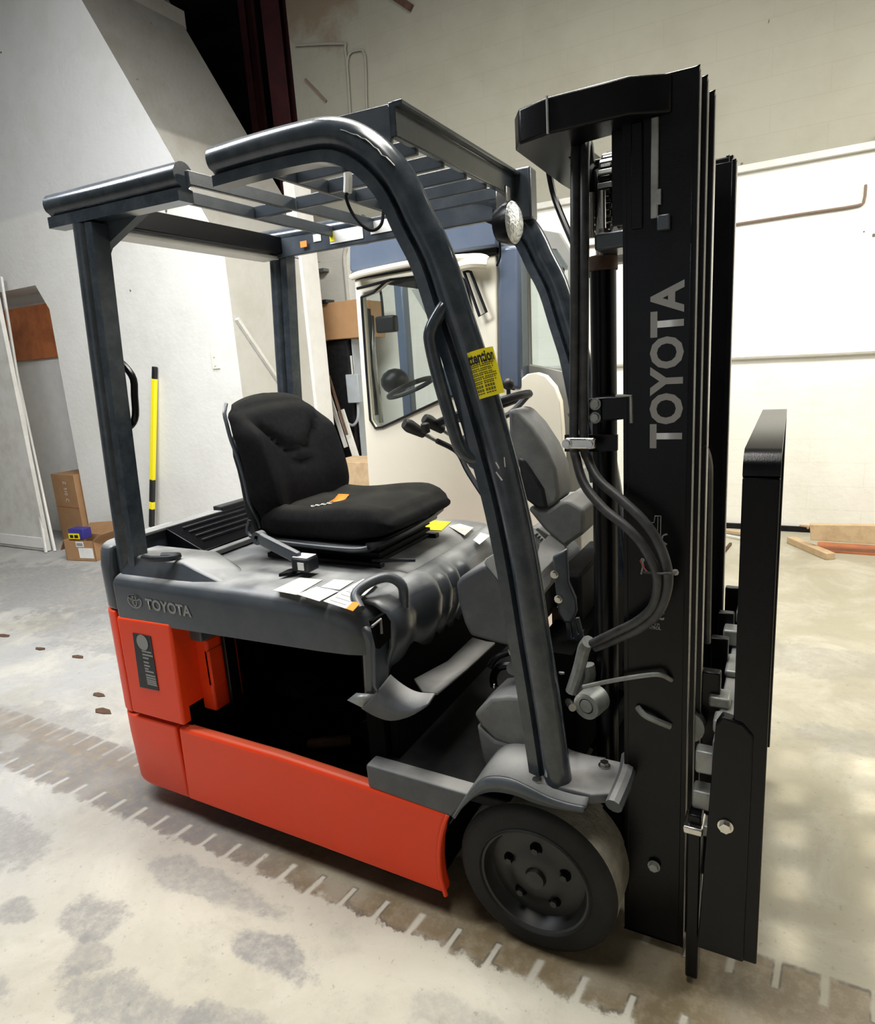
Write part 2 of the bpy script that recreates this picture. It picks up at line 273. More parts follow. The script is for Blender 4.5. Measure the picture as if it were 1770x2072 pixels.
# ---------------------------------------------------------------- mesh helpers
class MB:
    def __init__(s): s.v = []; s.f = []
    def add(s, vs, fs):
        o = len(s.v); s.v += [tuple(q) for q in vs]; s.f += [tuple(i+o for i in f) for f in fs]; return s
    def box(s, a, b):
        x0, y0, z0 = a; x1, y1, z1 = b
        return s.add([(x0, y0, z0), (x1, y0, z0), (x1, y1, z0), (x0, y1, z0), (x0, y0, z1), (x1, y0, z1), (x1, y1, z1), (x0, y1, z1)],
                     [(0, 3, 2, 1), (4, 5, 6, 7), (0, 1, 5, 4), (1, 2, 6, 5), (2, 3, 7, 6), (3, 0, 4, 7)])
    def prism(s, pts, vec):
        pts = [V(p) for p in pts]; vec = V(vec); n = len(pts)
        return s.add(pts+[p+vec for p in pts], [tuple(range(n)), tuple(range(2*n-1, n-1, -1))]+[(i, (i+1) % n, n+(i+1) % n, n+i)[::-1] for i in range(n)])
    def pxy(s, px, y, dy):                # outline at depth y, extruded by dy along Y
        return s.prism([aty(a, b, y) for a, b in px], (0, dy, 0))
    def bar(s, p0, p1, w, h, upv=(0, 0, 1)):
        p0, p1 = V(p0), V(p1); d = (p1-p0).normalized(); sd = d.cross(V(upv)).normalized()*w/2; u = sd.cross(d).normalized()*h/2
        vs = [p+a*sd+b*u for p in (p0, p1) for a, b in ((-1, -1), (1, -1), (1, 1), (-1, 1))]
        return s.add(vs, [(0, 1, 2, 3), (7, 6, 5, 4), (0, 4, 5, 1), (1, 5, 6, 2), (2, 6, 7, 3), (3, 7, 4, 0)])
    def loft(s, rings, cap=True, closed=True):
        n = len(rings[0]); vs = [p for r in rings for p in r]; fs = []
        for i in range(len(rings)-1):
            for j in range(n if closed else n-1):
                k = (j+1) % n; fs.append((i*n+j, i*n+k, (i+1)*n+k, (i+1)*n+j))
        if cap and closed: fs += [tuple(range(n-1, -1, -1)), tuple(range((len(rings)-1)*n, len(rings)*n))]
        return s.add(vs, fs)
    def cyl(s, p0, p1, r, n=20, r2=None):
        p0, p1 = V(p0), V(p1); d = (p1-p0).normalized(); a = d.orthogonal().normalized(); b = d.cross(a)
        R_ = [(p0, r), (p1, r if r2 is None else r2)]
        return s.loft([[p+(a*math.cos(t)+b*math.sin(t))*q for t in [2*math.pi*i/n for i in range(n)]] for p, q in R_])
    def tube(s, pts, r, n=10, smooth=4, cap=True):
        pts = [V(p) for p in pts]
        if smooth and len(pts) > 2: pts = catmull(pts, smooth)
        rings = []; a = None
        for i, p in enumerate(pts):
            d = (pts[min(i+1, len(pts)-1)]-pts[max(i-1, 0)]).normalized()
            a = d.orthogonal().normalized() if a is None else (a-d*a.dot(d)).normalized()
            b = d.cross(a); rr = r(i/(len(pts)-1)) if callable(r) else r
            rings.append([p+(a*math.cos(t)+b*math.sin(t))*rr for t in [2*math.pi*k/n for k in range(n)]])
        return s.loft(rings, cap)
    def lathe(s, c, axis, prof, n=40):      # prof: (along axis, radius)
        c = V(c); d = V(axis).normalized(); a = d.orthogonal().normalized(); b = d.cross(a)
        return s.loft([[c+d*h+(a*math.cos(t)+b*math.sin(t))*max(r, 1e-4) for t in [2*math.pi*i/n for i in range(n)]] for h, r in prof], cap=False)
    def sphere(s, c, r, n=14, sc_=(1, 1, 1)):
        c = V(c); vs = []; fs = []; mm = n//2
        for i in range(mm+1):
            th = math.pi*i/mm
            for j in range(n):
                ph = 2*math.pi*j/n; vs.append(c+V((math.sin(th)*math.cos(ph)*sc_[0], math.sin(th)*math.sin(ph)*sc_[1], math.cos(th)*sc_[2]))*r)
        for i in range(mm):
            for j in range(n): fs.append((i*n+j, (i+1)*n+j, (i+1)*n+(j+1) % n, i*n+(j+1) % n))
        return s.add(vs, fs)
    def sweep(s, path, prof):               # path in an XZ plane; prof: (outward normal offset, y offset)
        rings = []
        for i, p in enumerate(path):
            d = (path[min(i+1, len(path)-1)]-path[max(i-1, 0)]).normalized(); nrm = V((d.z, 0, -d.x))
            rings.append([p+nrm*a+V((0, b, 0)) for a, b in prof])
        return s.loft(rings)
    def build(s, name, mt, parent=None, bevel=0, seg=2, smooth=35, solid=0):
        me = bpy.data.meshes.new(name); me.from_pydata([tuple(q) for q in s.v], [], s.f); me.validate()
        bm = bmesh.new(); bm.from_mesh(me); bmesh.ops.remove_doubles(bm, verts=bm.verts, dist=1e-5); bmesh.ops.recalc_face_normals(bm, faces=bm.faces); bm.to_mesh(me); bm.free()
        me.materials.append(M[mt] if isinstance(mt, str) else mt)
        o = bpy.data.objects.new(name, me); COL.objects.link(o)
        if parent is not None: setpar(o, parent)
        if solid: q = o.modifiers.new('solid', 'SOLIDIFY'); q.thickness = solid; q.offset = 0
        if bevel: q = o.modifiers.new('bevel', 'BEVEL'); q.width = bevel; q.segments = seg; q.limit_method = 'ANGLE'; q.angle_limit = R(32); q.harden_normals = False
        if smooth:
            me.polygons.foreach_set('use_smooth', [True]*len(me.polygons)); me.set_sharp_from_angle(angle=R(smooth))
        return o
def setpar(o, parent):
    o.parent = parent
    if parent.type == 'EMPTY': o.matrix_parent_inverse = Matrix.Translation(parent.location).inverted()
def catmull(p, k):
    out = []
    for i in range(len(p)-1):
        a, b, c, d = p[max(i-1, 0)], p[i], p[i+1], p[min(i+2, len(p)-1)]
        for j in range(k):
            t = j/k; out.append(0.5*((2*b)+(c-a)*t+(2*a-5*b+4*c-d)*t*t+(3*b-a-3*c+d)*t**3))
    return out+[p[-1]]
def thing(name, label, cat, loc, group=None):
    o = bpy.data.objects.new(name, None); COL.objects.link(o); o.location = loc; o.empty_display_size = 0.1
    return tag(o, label, cat, group)
def tag(o, label, cat, group=None):
    o['label'] = label; o['category'] = cat
    if group: o['group'] = group
    return o
def struct(o): o['kind'] = 'structure'; return o
def text(name, body, mt, parent, origin, right, upv, height, width=None, bold=0.0, depth=0.0008, align='LEFT', space=1.0):
    cu = bpy.data.curves.new(name, 'FONT'); cu.body = body; cu.size = 1.0; cu.offset = bold; cu.space_character = space; cu.resolution_u = 3
    tmp = bpy.data.objects.new('tmp', cu); COL.objects.link(tmp)
    dg = bpy.context.evaluated_depsgraph_get(); me = bpy.data.meshes.new_from_object(tmp.evaluated_get(dg))
    COL.objects.unlink(tmp); bpy.data.objects.remove(tmp)
    xs = [v.co.x for v in me.vertices]; ys = [v.co.y for v in me.vertices]
    x0, x1, y0, y1 = min(xs), max(xs), min(ys), max(ys)
    sy = height/(y1-y0); sx = (width/(x1-x0)) if width else sy
    right = V(right).normalized(); upv = V(upv).normalized(); n = right.cross(upv)
    for v in me.vertices:
        v.co = V(origin)+right*((v.co.x-x0)*sx)+upv*((v.co.y-y0)*sy)+n*depth
    me.materials.clear(); me.materials.append(M[mt])
    o = bpy.data.objects.new(name, me); COL.objects.link(o)
    if parent is not None: setpar(o, parent)
    return o

# ================================================================= THE ROOM
struct(MB().box((-12, -6, -0.1), (7, 9.5, 0)).build('floor', 'floor', smooth=0))
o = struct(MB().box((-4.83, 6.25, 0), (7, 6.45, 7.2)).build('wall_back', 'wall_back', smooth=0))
# left wall: pier with a raking shoulder, a recess beside it
pier = [(-6.42, 0), (-4.03, 0), (-4.03, 2.63), (-4.424, 3.31), (-5.6, 5.32), (-5.6, 7.2), (-12, 7.2), (-12, 2.62), (-6.55, 2.62), (-6.40, 2.38)]
MBp = MB(); MBp.prism([(x, 4.1, z) for x, z in pier], (0, 0.34, 0))
wl = struct(MBp.build('wall_left', 'wall_left', smooth=0))
MB().box((-12, 4.44, 0), (-6.0, 4.6, 2.9)).build('recess_back', 'white_paint', wl, smooth=0)
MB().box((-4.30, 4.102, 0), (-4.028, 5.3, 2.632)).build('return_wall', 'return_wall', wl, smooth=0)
rk = MB(); rk.prism([(-4.424, 4.44, 3.31), (-5.6, 4.44, 5.32), (-6.0, 4.44, 5.32), (-4.9, 4.44, 3.4), (-4.45, 4.44, 2.635), (-4.03, 4.44, 2.635)], (0, 0.91, 0))
rk.v = [(x+.006, 4.102 if y < 5 else y, z+.003) for x, y, z in rk.v]
rk.build('raking_soffit', 'rake', wl, smooth=0)
# the thin slab lying on the rake near its top
sl1 = MB(); sl1.box((-6.0, 4.05, 4.97), (-5.40, 5.38, 5.13))
sl1.build('ledge_slab', 'rake', wl, smooth=0)
MB().box((-4.12, 5.02, 0), (-4.0, 5.27, 3.3)).build('post_board', 'white_paint', wl, bevel=0.008)
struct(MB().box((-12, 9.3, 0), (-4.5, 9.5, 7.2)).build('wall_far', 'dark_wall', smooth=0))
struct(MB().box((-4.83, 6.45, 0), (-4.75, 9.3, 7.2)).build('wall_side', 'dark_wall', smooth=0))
struct(MB().box((-12.2, -6, 0), (-12, 9.5, 7.2)).build('wall_end', 'wall_left', smooth=0))
struct(MB().box((-12, -6.2, 0), (-5, -6, 7.2)).build('wall_front_left', 'wall_left', smooth=0))
struct(MB().box((0, -6.2, 0), (7, -6, 7.2)).build('wall_front_right', 'wall_left', smooth=0))
struct(MB().box((-5, -6.2, 4), (0, -6, 7.2)).build('wall_front_lintel', 'wall_left', smooth=0))
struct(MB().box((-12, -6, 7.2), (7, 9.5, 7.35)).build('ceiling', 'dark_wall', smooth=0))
cb = MB()
for yy in (7.0,): cb.box((-12, yy, 6.75), (-4.9, yy+.25, 7.0))
struct(cb.build('trim_1', 'tan_board', smooth=0))
# right wall with a paned window that throws the sun patches on the floor
wz0, wz1, wy0, wy1 = 2.86, 3.20, 2.50, 3.65
wr = MB()
wr.box((5, -6, 0), (5.2, wy0, 7.2)).box((5, wy1, 0), (5.2, 9.5, 7.2)).box((5, wy0, 0), (5.2, wy1, wz0)).box((5, wy0, wz1), (5.2, wy1, 7.2))
struct(wr.build('wall_right', 'wall_left', smooth=0))
wf = MB()
for i in range(6): yy = wy0+(wy1-wy0)*i/5; wf.box((5.04, yy-.05, wz0), (5.10, yy+.05, wz1))
for i in range(3): zz = wz0+(wz1-wz0)*i/2; wf.box((5.04, wy0, zz-.04), (5.10, wy1, zz+.04))
wn = struct(wf.build('window_1', 'dirty_white', smooth=0))
# back wall fittings
def wallpipe(name, pts, r, mt, label, cat='pipe'):
    o = MB().tube(pts, r, 8, 3).build(name, mt); return tag(o, label, cat)
Y0 = 6.25
led = MB(); led.box((-3.2, Y0-.05, 2.945), (0.52, Y0, 2.962)).box((-3.2, Y0-.035, 2.962), (0.52, Y0, 3.0))
tag(led.build('wall_ledge', 'dirty_white', bevel=0.003), 'long thin pale ledge along the back wall where the darker upper paint begins', 'ledge')
tag(MB().box((0.50, Y0-.09, 2.96), (0.95, Y0, 3.06)).build('ledge_bracket', 'rust', bevel=0.004), 'rusty brown bracket at the right end of the wall ledge', 'bracket')
wallpipe('wall_conduit', [(-2.6, Y0-.02, 2.565), (-1.0, Y0-.02, 2.562), (0.0, Y0-.02, 2.570), (0.36, Y0-.02, 2.572), (0.41, Y0-.02, 2.60), (0.415, Y0-.02, 2.71)], 0.010, 'brown_pipe', 'thin rusty conduit on the back wall with an upturned right end')
wallpipe('wall_pipe', [(-2.6, Y0-.03, 1.50), (-0.5, Y0-.03, 1.502), (0.6, Y0-.03, 1.487), (4, Y0-.03, 1.48)], 0.022, 'dirty_white', 'white pipe running along the middle of the back wall')
bs = MB(); bs.box((-4.8, Y0-.03, 0), (5, Y0, 0.045)); struct(bs.build('baseboard_back', 'black_matt', smooth=0))
pl = aty(695, 95, Y0); pr = aty(740, 320, Y0)
cd = [aty(598, 92, Y0-.03), aty(690, 88, Y0-.03), aty(698, 100, Y0-.03), aty(704, 160, Y0-.03), aty(712, 300, Y0-.03)]
wallpipe('ceiling_conduit', cd, 0.013, 'dull_pipe', 'thin conduit bending down the upper back wall above the roof guard, left one')
cd = [aty(702, 150, Y0-.03), aty(705, 112, Y0-.03), aty(722, 102, Y0-.03), aty(738, 112, Y0-.03), aty(741, 200, Y0-.03), aty(745, 320, Y0-.03)]
wallpipe('ceiling_conduit', cd, 0.011, 'dull_pipe', 'hooked thin conduit on the upper back wall, right of the angled one')
tag(MB().bar(aty(617, 160, Y0-.02), aty(660, 205, Y0-.02), 0.015, 0.02).build('wall_stick', 'brown_pipe'), 'short slanting dark rod on the upper back wall beside the steel column', 'rod')
tag(MB().bar(aty(790, -12, Y0-.03), aty(832, 16, Y0-.03), 0.03, 0.06).build('roof_strap', 'rust'), 'rusty strap end at the top of the back wall', 'strap')
# steel columns in the dark bay
for k, (px, ww) in enumerate(((578, .26), (521, .10))):
    c = atz(px, 215, 4.6); c = aty(px, 215, 6.8 if k == 0 else 7.4)
    b = MB(); b.box((c.x-ww/2, c.y-.1, 0), (c.x+ww/2, c.y-.085, 7.1)).box((c.x-ww/2, c.y+.085, 0), (c.x+ww/2, c.y+.1, 7.1)).box((c.x-.01, c.y-.09, 0), (c.x+.01, c.y+.09, 7.1))
    tag(b.build('steel_column', 'red_steel', bevel=0.003), ['dark red steel column against the left end of the back wall', 'thin dark red steel column further left in the unlit bay'][k], 'column')

# recess fittings on the left
a = aty(12, 628, 4.42); c = aty(122, 722, 4.42)
tag(MB().box((a.x-.4, 4.40, c.z), (c.x, 4.438, a.z)).build('wood_panel', 'red_wood', bevel=0.004), 'orange-brown varnished board fixed high in the left wall recess', 'board')
dx = aty(40, 840, 3.76).x
d = MB(); d.box((dx-.95, 3.76, 0.01), (dx, 3.80, 2.5)); dn = struct(d.build('door_1', 'dirty_white', smooth=0))
e = MB(); e.box((dx-.9, 3.745, 0.04), (dx-.03, 3.76, 0.15)); e.build('door_rail', 'white_paint', dn, bevel=0.003)
for k, (p, q, l) in enumerate((((2, 560), (93, 1118), 'white leaning strip ending furthest left on the floor beside the carton'), ((20, 690), (111, 1115), 'white leaning strip standing closest to the tall carton'))):
    foot = atz(q[0], q[1], 0.004); topp = aty(p[0], p[1], 4.02)
    tag(MB().bar(foot, topp, 0.026, 0.022, (0, 1, 0)).build('leaning_strip', 'white_paint', bevel=0.003), l, 'strip')
def carton(name, x0, y0, z0, sx, sy, sz, rz, label, mt='card', flaps=False, cat='carton', labels=()):
    t = thing(name, label, cat, (x0, y0, z0)); t.rotation_euler = (0, 0, 0)
    Rz = Matrix.Rotation(rz, 3, 'Z')
    def tr(p): return V((x0, y0, z0))+Rz @ V(p)
    def bx(a, b):
        mb = MB().box(a, b); mb.v = [tuple(tr(q)) for q in mb.v]; return mb
    th = 0.006
    if flaps:
        q = MB()
        for a, b in (((0, 0, 0), (sx, th, sz)), ((0, sy-th, 0), (sx, sy, sz)), ((0, 0, 0), (th, sy, sz)), ((sx-th, 0, 0), (sx, sy, sz)), ((0, 0, 0), (sx, sy, th))): q.box(a, b)
        q.v = [tuple(tr(v)) for v in q.v]; q.build('box_body', mt, t, smooth=0)
        for a, b in (((sx, 0, sz), (sx+.10, 0, sz+.06)), ((0, 0, sz), (-.06, 0, sz-.10))):
            f = MB().prism([a, (a[0], sy, a[2]), (b[0], sy, b[2]), b], (0, 0, th)); f.v = [tuple(tr(v)) for v in f.v]; f.build('flap', mt, t, smooth=0)
        f = MB().prism([(0, sy, sz), (sx, sy, sz), (sx*.9, sy+.05, sz+.12), (.03, sy+.05, sz+.10)], (0, th, 0)); f.v = [tuple(tr(v)) for v in f.v]; f.build('flap', mt, t, smooth=0)
    else:
        bx((0, 0, 0), (sx, sy, sz)).build('box_body', mt, t, bevel=0.004)
    for (a, b, mt2, nm) in labels: bx(a, b).build(nm, mt2, t, smooth=0)
    return t, tr
# tall carton behind, small open carton in front
ct, tr = carton('tall_carton', -6.90, 4.09, 0, 0.44, 0.34, 0.75, R(-4), 'tall brown carton standing in the wall recess, printed on its front', labels=[((0, -.002, .40), (.44, 0, .405), 'red_wood', 'seam')])
text('carton_print', 'Z  510  C', 'white', ct, tr((.22, -.003, .68)), (0, 0, -1), (1, 0, 0), .05, .22)
ct, tr = carton('open_carton', *atz(136, 1134, 0), .36, .26, .20, R(10), 'small open brown carton on the floor with white shipping labels', flaps=True,
       labels=[((.17, -.003, .03), (.34, 0, .13), 'white', 'shipping_label'), ((.15, -.003, .14), (.24, 0, .19), 'white', 'small_label')])
bars = MB()
for i in range(9): bars.box((.16+i*.0085, -.004, .15), (.16+i*.0085+.004, -.003, .18))
bars.v = [tuple(tr(v)) for v in bars.v]; bars.build('barcode', 'ink', ct, smooth=0)
gx = tr((.00, .02, .205))
carton('packet', gx.x+.01, gx.y+.04, .2, .18, .10, .10, R(10), 'small blue and yellow packet lying on top of the open carton', 'purple', cat='packet',
       labels=[((-.002, -.003, 0), (.13, 0, .055), 'yellow', 'yellow_band'), ((.015, -.005, .012), (.055, -.002, .042), 'ink', 'window_print'), ((.07, -.005, .012), (.115, -.002, .042), 'ink', 'window_print')])
# black and yellow pole against the pier
p0 = atz(322, 1132, 0); p0 = V((-5.38, 4.0, 0)); p1 = aty(313, 742, 4.07)
t = thing('striped_pole', 'yellow pole with black bands leaning upright against the white pier', 'pole', p0)
segs = [(0, .10, 'ink'), (.10, .16, 'white'), (.16, .26, 'ink'), (.26, .30, 'yellow'), (.30, .42, 'ink'), (.42, .94, 'yellow'), (.94, 1, 'plastic')]
for a, b, mt in segs: MB().bar(p0.lerp(p1, a), p0.lerp(p1, b), .045 if mt != 'plastic' else .038, .035, (0, 1, 0)).build('pole_band', mt, t, bevel=0.004)
sp = aty(437, 728, 4.1)
t = thing('wall_switch', 'cream double switch plate on the white pier', 'switch', sp)
MB().box((sp.x-.04, 4.088, sp.z-.075), (sp.x+.04, 4.1, sp.z+.075)).build('plate', 'cream', t, bevel=0.004)
for dz in (-.035, .035): MB().box((sp.x-.008, 4.078, sp.z+dz-.012), (sp.x+.008, 4.09, sp.z+dz+.012)).build('toggle', 'cream', t)
# slanting rail on the return face
a = at(478, 645, 0, -4.02); b = at(582, 800, 0, -4.02)
tag(MB().bar(a, b, .03, .05, (1, 0, 0)).build('slanting_rail', 'dirty_white', bevel=.003), 'slanting pale timber rail fixed to the shaded side of the pier', 'rail')
pf = at(596, 1030, 0, -3.9)
# behind the post: shelf clutter in front of the back wall
def yb(px0, py0, px1, py1, y, d, name, mt, label, cat, bev=.005):
    a = aty(px0, py0, y); b = aty(px1, py1, y)
    return tag(MB().box((min(a.x, b.x), y, min(a.z, b.z)), (max(a.x, b.x), y+d, max(a.z, b.z))).build(name, mt, bevel=bev), label, cat)
a = aty(645, 615, 5.5); b = aty(722, 688, 5.5)
t = thing('brown_carton', 'brown box on the dark cabinet between the white post and the cream cab', 'carton', (a.x, 5.5, b.z))
MB().box((a.x, 5.5, aty(652, 690, 5.5).z+.002), (b.x+.05, 5.95, a.z)).build('box_body', 'card', t, bevel=.006)
MB().box((a.x-.02, 5.46, a.z), (a.x+.12, 5.6, a.z+.03)).build('flap', 'plastic', t)
a = aty(652, 690, 5.5); b = aty(722, 980, 5.5)
t = thing('dark_cabinet', 'tall dirty black and grey cabinet under the brown box', 'cabinet', (a.x, 5.6, 0))
MB().box((a.x, 5.55, 0), (a.x+.26, 5.95, a.z)).build('carcass', 'black_matt', t, bevel=.004)
MB().box((a.x+.28, 5.60, 0), (b.x+.03, 5.95, a.z)).build('side_panel', 'grey_box', t, bevel=.004)
e = aty(700, 745, 5.55); MB().box((e.x-.07, 5.59, e.z-.14), (e.x+.05, 5.602, e.z+.12)).build('notice', 'dirty_white', t)
a = aty(698, 758, 5.45); b = aty(728, 815, 5.45)
t = thing('meter_box', 'small light grey electrical box with a conduit looping down beside the cab', 'electrical box', (a.x, 5.45, b.z))
MB().box((a.x, 5.45, b.z), (b.x, 5.55, a.z)).build('enclosure', 'grey_box', t, bevel=.008)
MB().tube([aty(724, 815, 5.5), aty(724, 845, 5.5), aty(715, 860, 5.5), aty(703, 856, 5.5), aty(694, 845, 5.5)], .014, 8).build('conduit', 'grey_box', t)
for k, (p, q, w_, mt, l) in enumerate(((( 655, 765), (700, 905), .04, 'dirty_white', 'pale board leaning in the gap beside the dark cabinet'), ((690, 830), (722, 930), .07, 'dirty_white', 'pale splintered board leaning against the cab side'), ((665, 760), (702, 880), .02, 'rust', 'thin brown rod leaning across the dark cabinet'))):
    tag(MB().bar(aty(*q, 5.4-.05*k), aty(*p, 5.45-.05*k), w_, .02, (0, 1, 0)).build('leaning_board', mt), l, 'board')
a = aty(682, 935, 4.9); b = aty(746, 985, 4.9)
tag(MB().box((a.x-.1, 4.9, .0), (b.x+.1, 5.3, a.z)).build('orange_crate', 'wood', bevel=.006), 'orange-brown wooden crate between the seat and the cream cab', 'crate')
wallpipe('wall_drop_conduit', [aty(700, 500, Y0-.03), aty(696, 520, Y0-.03), aty(700, 570, Y0-.03), aty(706, 640, Y0-.03)], .02, 'dirty_white', 'pale conduit dropping down the wall left of the cream cab')
yb(636, 545, 655, 548, Y0-.1, .1, 'wall_bracket', 'worn_steel', 'small steel bracket on the wall beside the white post', 'bracket', 0)

# timber on the floor at the right
def plank(p, q, w_, h, mt, label, z=0.0, cat='plank', tilt=0):
    a = atz(*p, z+h/2+.001); b = atz(*q, z+h/2+.001)
    tag(MB().bar(a, b, w_, h).build('plank', mt, bevel=.003), label, cat)
a = aty(1638, 1062, 5.75)
tag(MB().prism([aty(1638, 1062, 5.6), aty(1980, 1066, 5.6), aty(1980, 1115, 5.6), aty(1640, 1093, 5.6)], (0, .06, 0)).build('thick_board', 'wood', bevel=.004), 'thick raw wooden board lying on edge against the back wall at right', 'plank')
tag(MB().bar(atz(1655, 1106, .006), atz(1960, 1126, .006), .26, .012).build('dark_board', 'red_wood'), 'dark reddish thin sheet lying under the thick wooden board', 'plank')
plank((1600, 1092), (1680, 1126), .07, .05, 'wood', 'short wooden block lying slanted in front of the thick board')
plank((1577, 1056), (1640, 1066), .07, .03, 'wood', 'light wooden slat by the wall left of the thick board', .03)
plank((1440, 1078), (1520, 1094), .04, .02, 'dirty_white', 'long pale slat on the floor between the mast and the load guard')
plank((1440, 1070), (1560, 1085), .05, .02, 'wood', 'raw wooden slat on the floor along the back wall by the mast', .02)
plank((1478, 1100), (1452, 1132), .02, .02, 'rust', 'thin brown stick lying on the floor right of the mast')
plank((1100, 1075), (1165, 1085), .05, .02, 'wood', 'wooden slat on the floor left of the mast behind the cab truck')
tag(MB().box((-.33, 1.74, 0), (-.25, 1.79, .06)).build('metal_chock', 'worn_steel', bevel=.004), 'small grey metal block on the floor behind the front wheel', 'block')
g = random.Random(3)
for k, (px, py) in enumerate(((82, 1313), (157, 1330), (8, 1287), (200, 1406), (208, 1440))):
    c = atz(px, py, 0); s_ = .02+.01*g.random()
    mb = MB(); mb.prism([(c.x+math.cos(t_)*s_*(1+.5*g.random())*1.6, c.y+math.sin(t_)*s_*(.5+.5*g.random()), 0.0005) for t_ in [i*1.047 for i in range(6)]], (0, 0, .004))
    tag(mb.build('debris_chip', 'rust'), ['dark chip on the floor, second from the left edge of the bare concrete', 'dark leaf-like chip further right on the bare concrete', 'dark chip nearest the left edge of the photo', 'larger dark chip just left of the orange counterweight', 'lowest dark chip beside the orange counterweight'][k], 'debris', 'dark chips on the floor left of the truck')

def plate(name, outer, holes, y, th, mt, parent, bevel=0):
    """flat plate in an XZ plane with openings; outlines are (x, z) lists"""
    cu = bpy.data.curves.new('tmpc', 'CURVE'); cu.dimensions = '2D'; cu.fill_mode = 'BOTH'; cu.extrude = th/2
    for pts in [outer]+holes:
        sp = cu.splines.new('POLY'); sp.points.add(len(pts)-1); sp.use_cyclic_u = True
        for i, (a, b) in enumerate(pts): sp.points[i].co = (a, b, 0, 1)
    tmp = bpy.data.objects.new('tmp', cu); COL.objects.link(tmp); dg = bpy.context.evaluated_depsgraph_get()
    me = bpy.data.meshes.new_from_object(tmp.evaluated_get(dg)); COL.objects.unlink(tmp); bpy.data.objects.remove(tmp)
    for v in me.vertices: v.co = V((v.co.x, y+th/2+v.co.z, v.co.y))
    bm = bmesh.new(); bm.from_mesh(me); bmesh.ops.remove_doubles(bm, verts=bm.verts, dist=1e-5); bmesh.ops.recalc_face_normals(bm, faces=bm.faces); bm.to_mesh(me); bm.free()
    me.name = name; me.materials.clear(); me.materials.append(M[mt]); o = bpy.data.objects.new(name, me); COL.objects.link(o); setpar(o, parent)
    if bevel: q = o.modifiers.new('b', 'BEVEL'); q.width = bevel; q.segments = 2; q.limit_method = 'ANGLE'; q.angle_limit = R(40)
    return o
def xz(pts, y): return [(aty(a, b, y).x, aty(a, b, y).z) for a, b in pts]

# ================================================================= CAB TRUCK BEHIND
CT = thing('cab_truck', 'cream cab truck with blue-grey roof and a dark-rimmed side window, parked behind the orange forklift', 'cab truck', (-1.5, 3.5, 0))
yc = 3.0
win = [(731, 601), (756, 591), (768, 581), (780, 570), (790, 566), (874, 556), (925, 553), (942, 570), (952, 620), (962, 700), (960, 745), (941, 779), (927, 797), (888, 811), (830, 838), (774, 864), (759, 866), (749, 850), (741, 750)]
outer = [(717, 566), (1003, 516), (1006, 782), (1040, 790), (1052, 768), (1066, 757), (1085, 754), (1103, 760), (1122, 782), (1133, 812), (1137, 860)]
op = xz(outer, yc)+[(-.94, .92), (-.94, .14), (-2.08, .14), (-2.08, .95)]
plate('side_panel', op, [xz(win, yc)], yc, .05, 'cream', CT, .006)
g = MB(); g.prism([V((a, yc+.03, b)) for a, b in xz(win, yc)], (0, .006, 0)); g.build('window_glass', 'glass', CT, smooth=0)
g = MB(); wl_ = [aty(a, b, yc-.004) for a, b in win]; g.tube(wl_+[wl_[0]], .007, 8, 1); g.build('window_gasket', 'plastic', CT)
MB().tube([aty(938, 548, yc-.03), aty(952, 550, yc-.03), aty(984, 632, yc-.03), aty(970, 640, yc-.03), aty(938, 548, yc-.03)], .008, 6, 0).build('mirror_arm', 'plastic', CT)
roof = [(706, 500), (711, 488), (722, 480), (900, 446), (985, 437), (1006, 440), (1006, 498), (852, 521), (712, 553), (706, 546)]
MB().pxy(roof, 2.95, 1.15).build('roof', 'cab_blue', CT, bevel=.03, seg=3)
MB().pxy([(710, 552), (1004, 500), (1004, 512), (712, 566)], 2.985, 1.05).build('roof_seal', 'black_matt', CT)
MB().tube([aty(712, 561, 2.96), aty(740, 552, 2.94), (aty(850, 530, 2.93)), aty(960, 520, 2.94), aty(986, 526, 2.95)], .017, 10).build('rain_rail', 'cream', CT)
MB().tube([aty(925, 540, 2.95), aty(955, 533, 2.93), aty(985, 534, 2.95)], .026, 10).build('vent_pod', 'cream', CT)
MB().tube([aty(722, 584, 2.97), aty(750, 577, 2.97), aty(790, 566, 2.97)], .007, 6).build('trim_strip', 'black_matt', CT)
MB().pxy([(1005, 498), (1050, 494), (1055, 790), (1008, 785)], 2.99, .12).build('corner_post', 'cab_blue', CT, bevel=.02, seg=3)
gp = xz([(1048, 455), (1130, 470), (1160, 520), (1172, 900)], 3.1)
op = [gp[0], gp[1], gp[2], gp[3], (gp[3][0], .3), (gp[0][0]+.02, .3)]
plate('rear_panel', op, [xz([(1067, 500), (1125, 505), (1148, 540), (1156, 756), (1110, 745), (1072, 738)], 3.1)], 3.1, .04, 'cab_grey', CT, .004)
MB().pxy([(1067, 500), (1125, 505), (1148, 540), (1156, 756), (1110, 745), (1072, 738)], 3.12, .006).build('rear_glass', 'glass', CT, smooth=0)
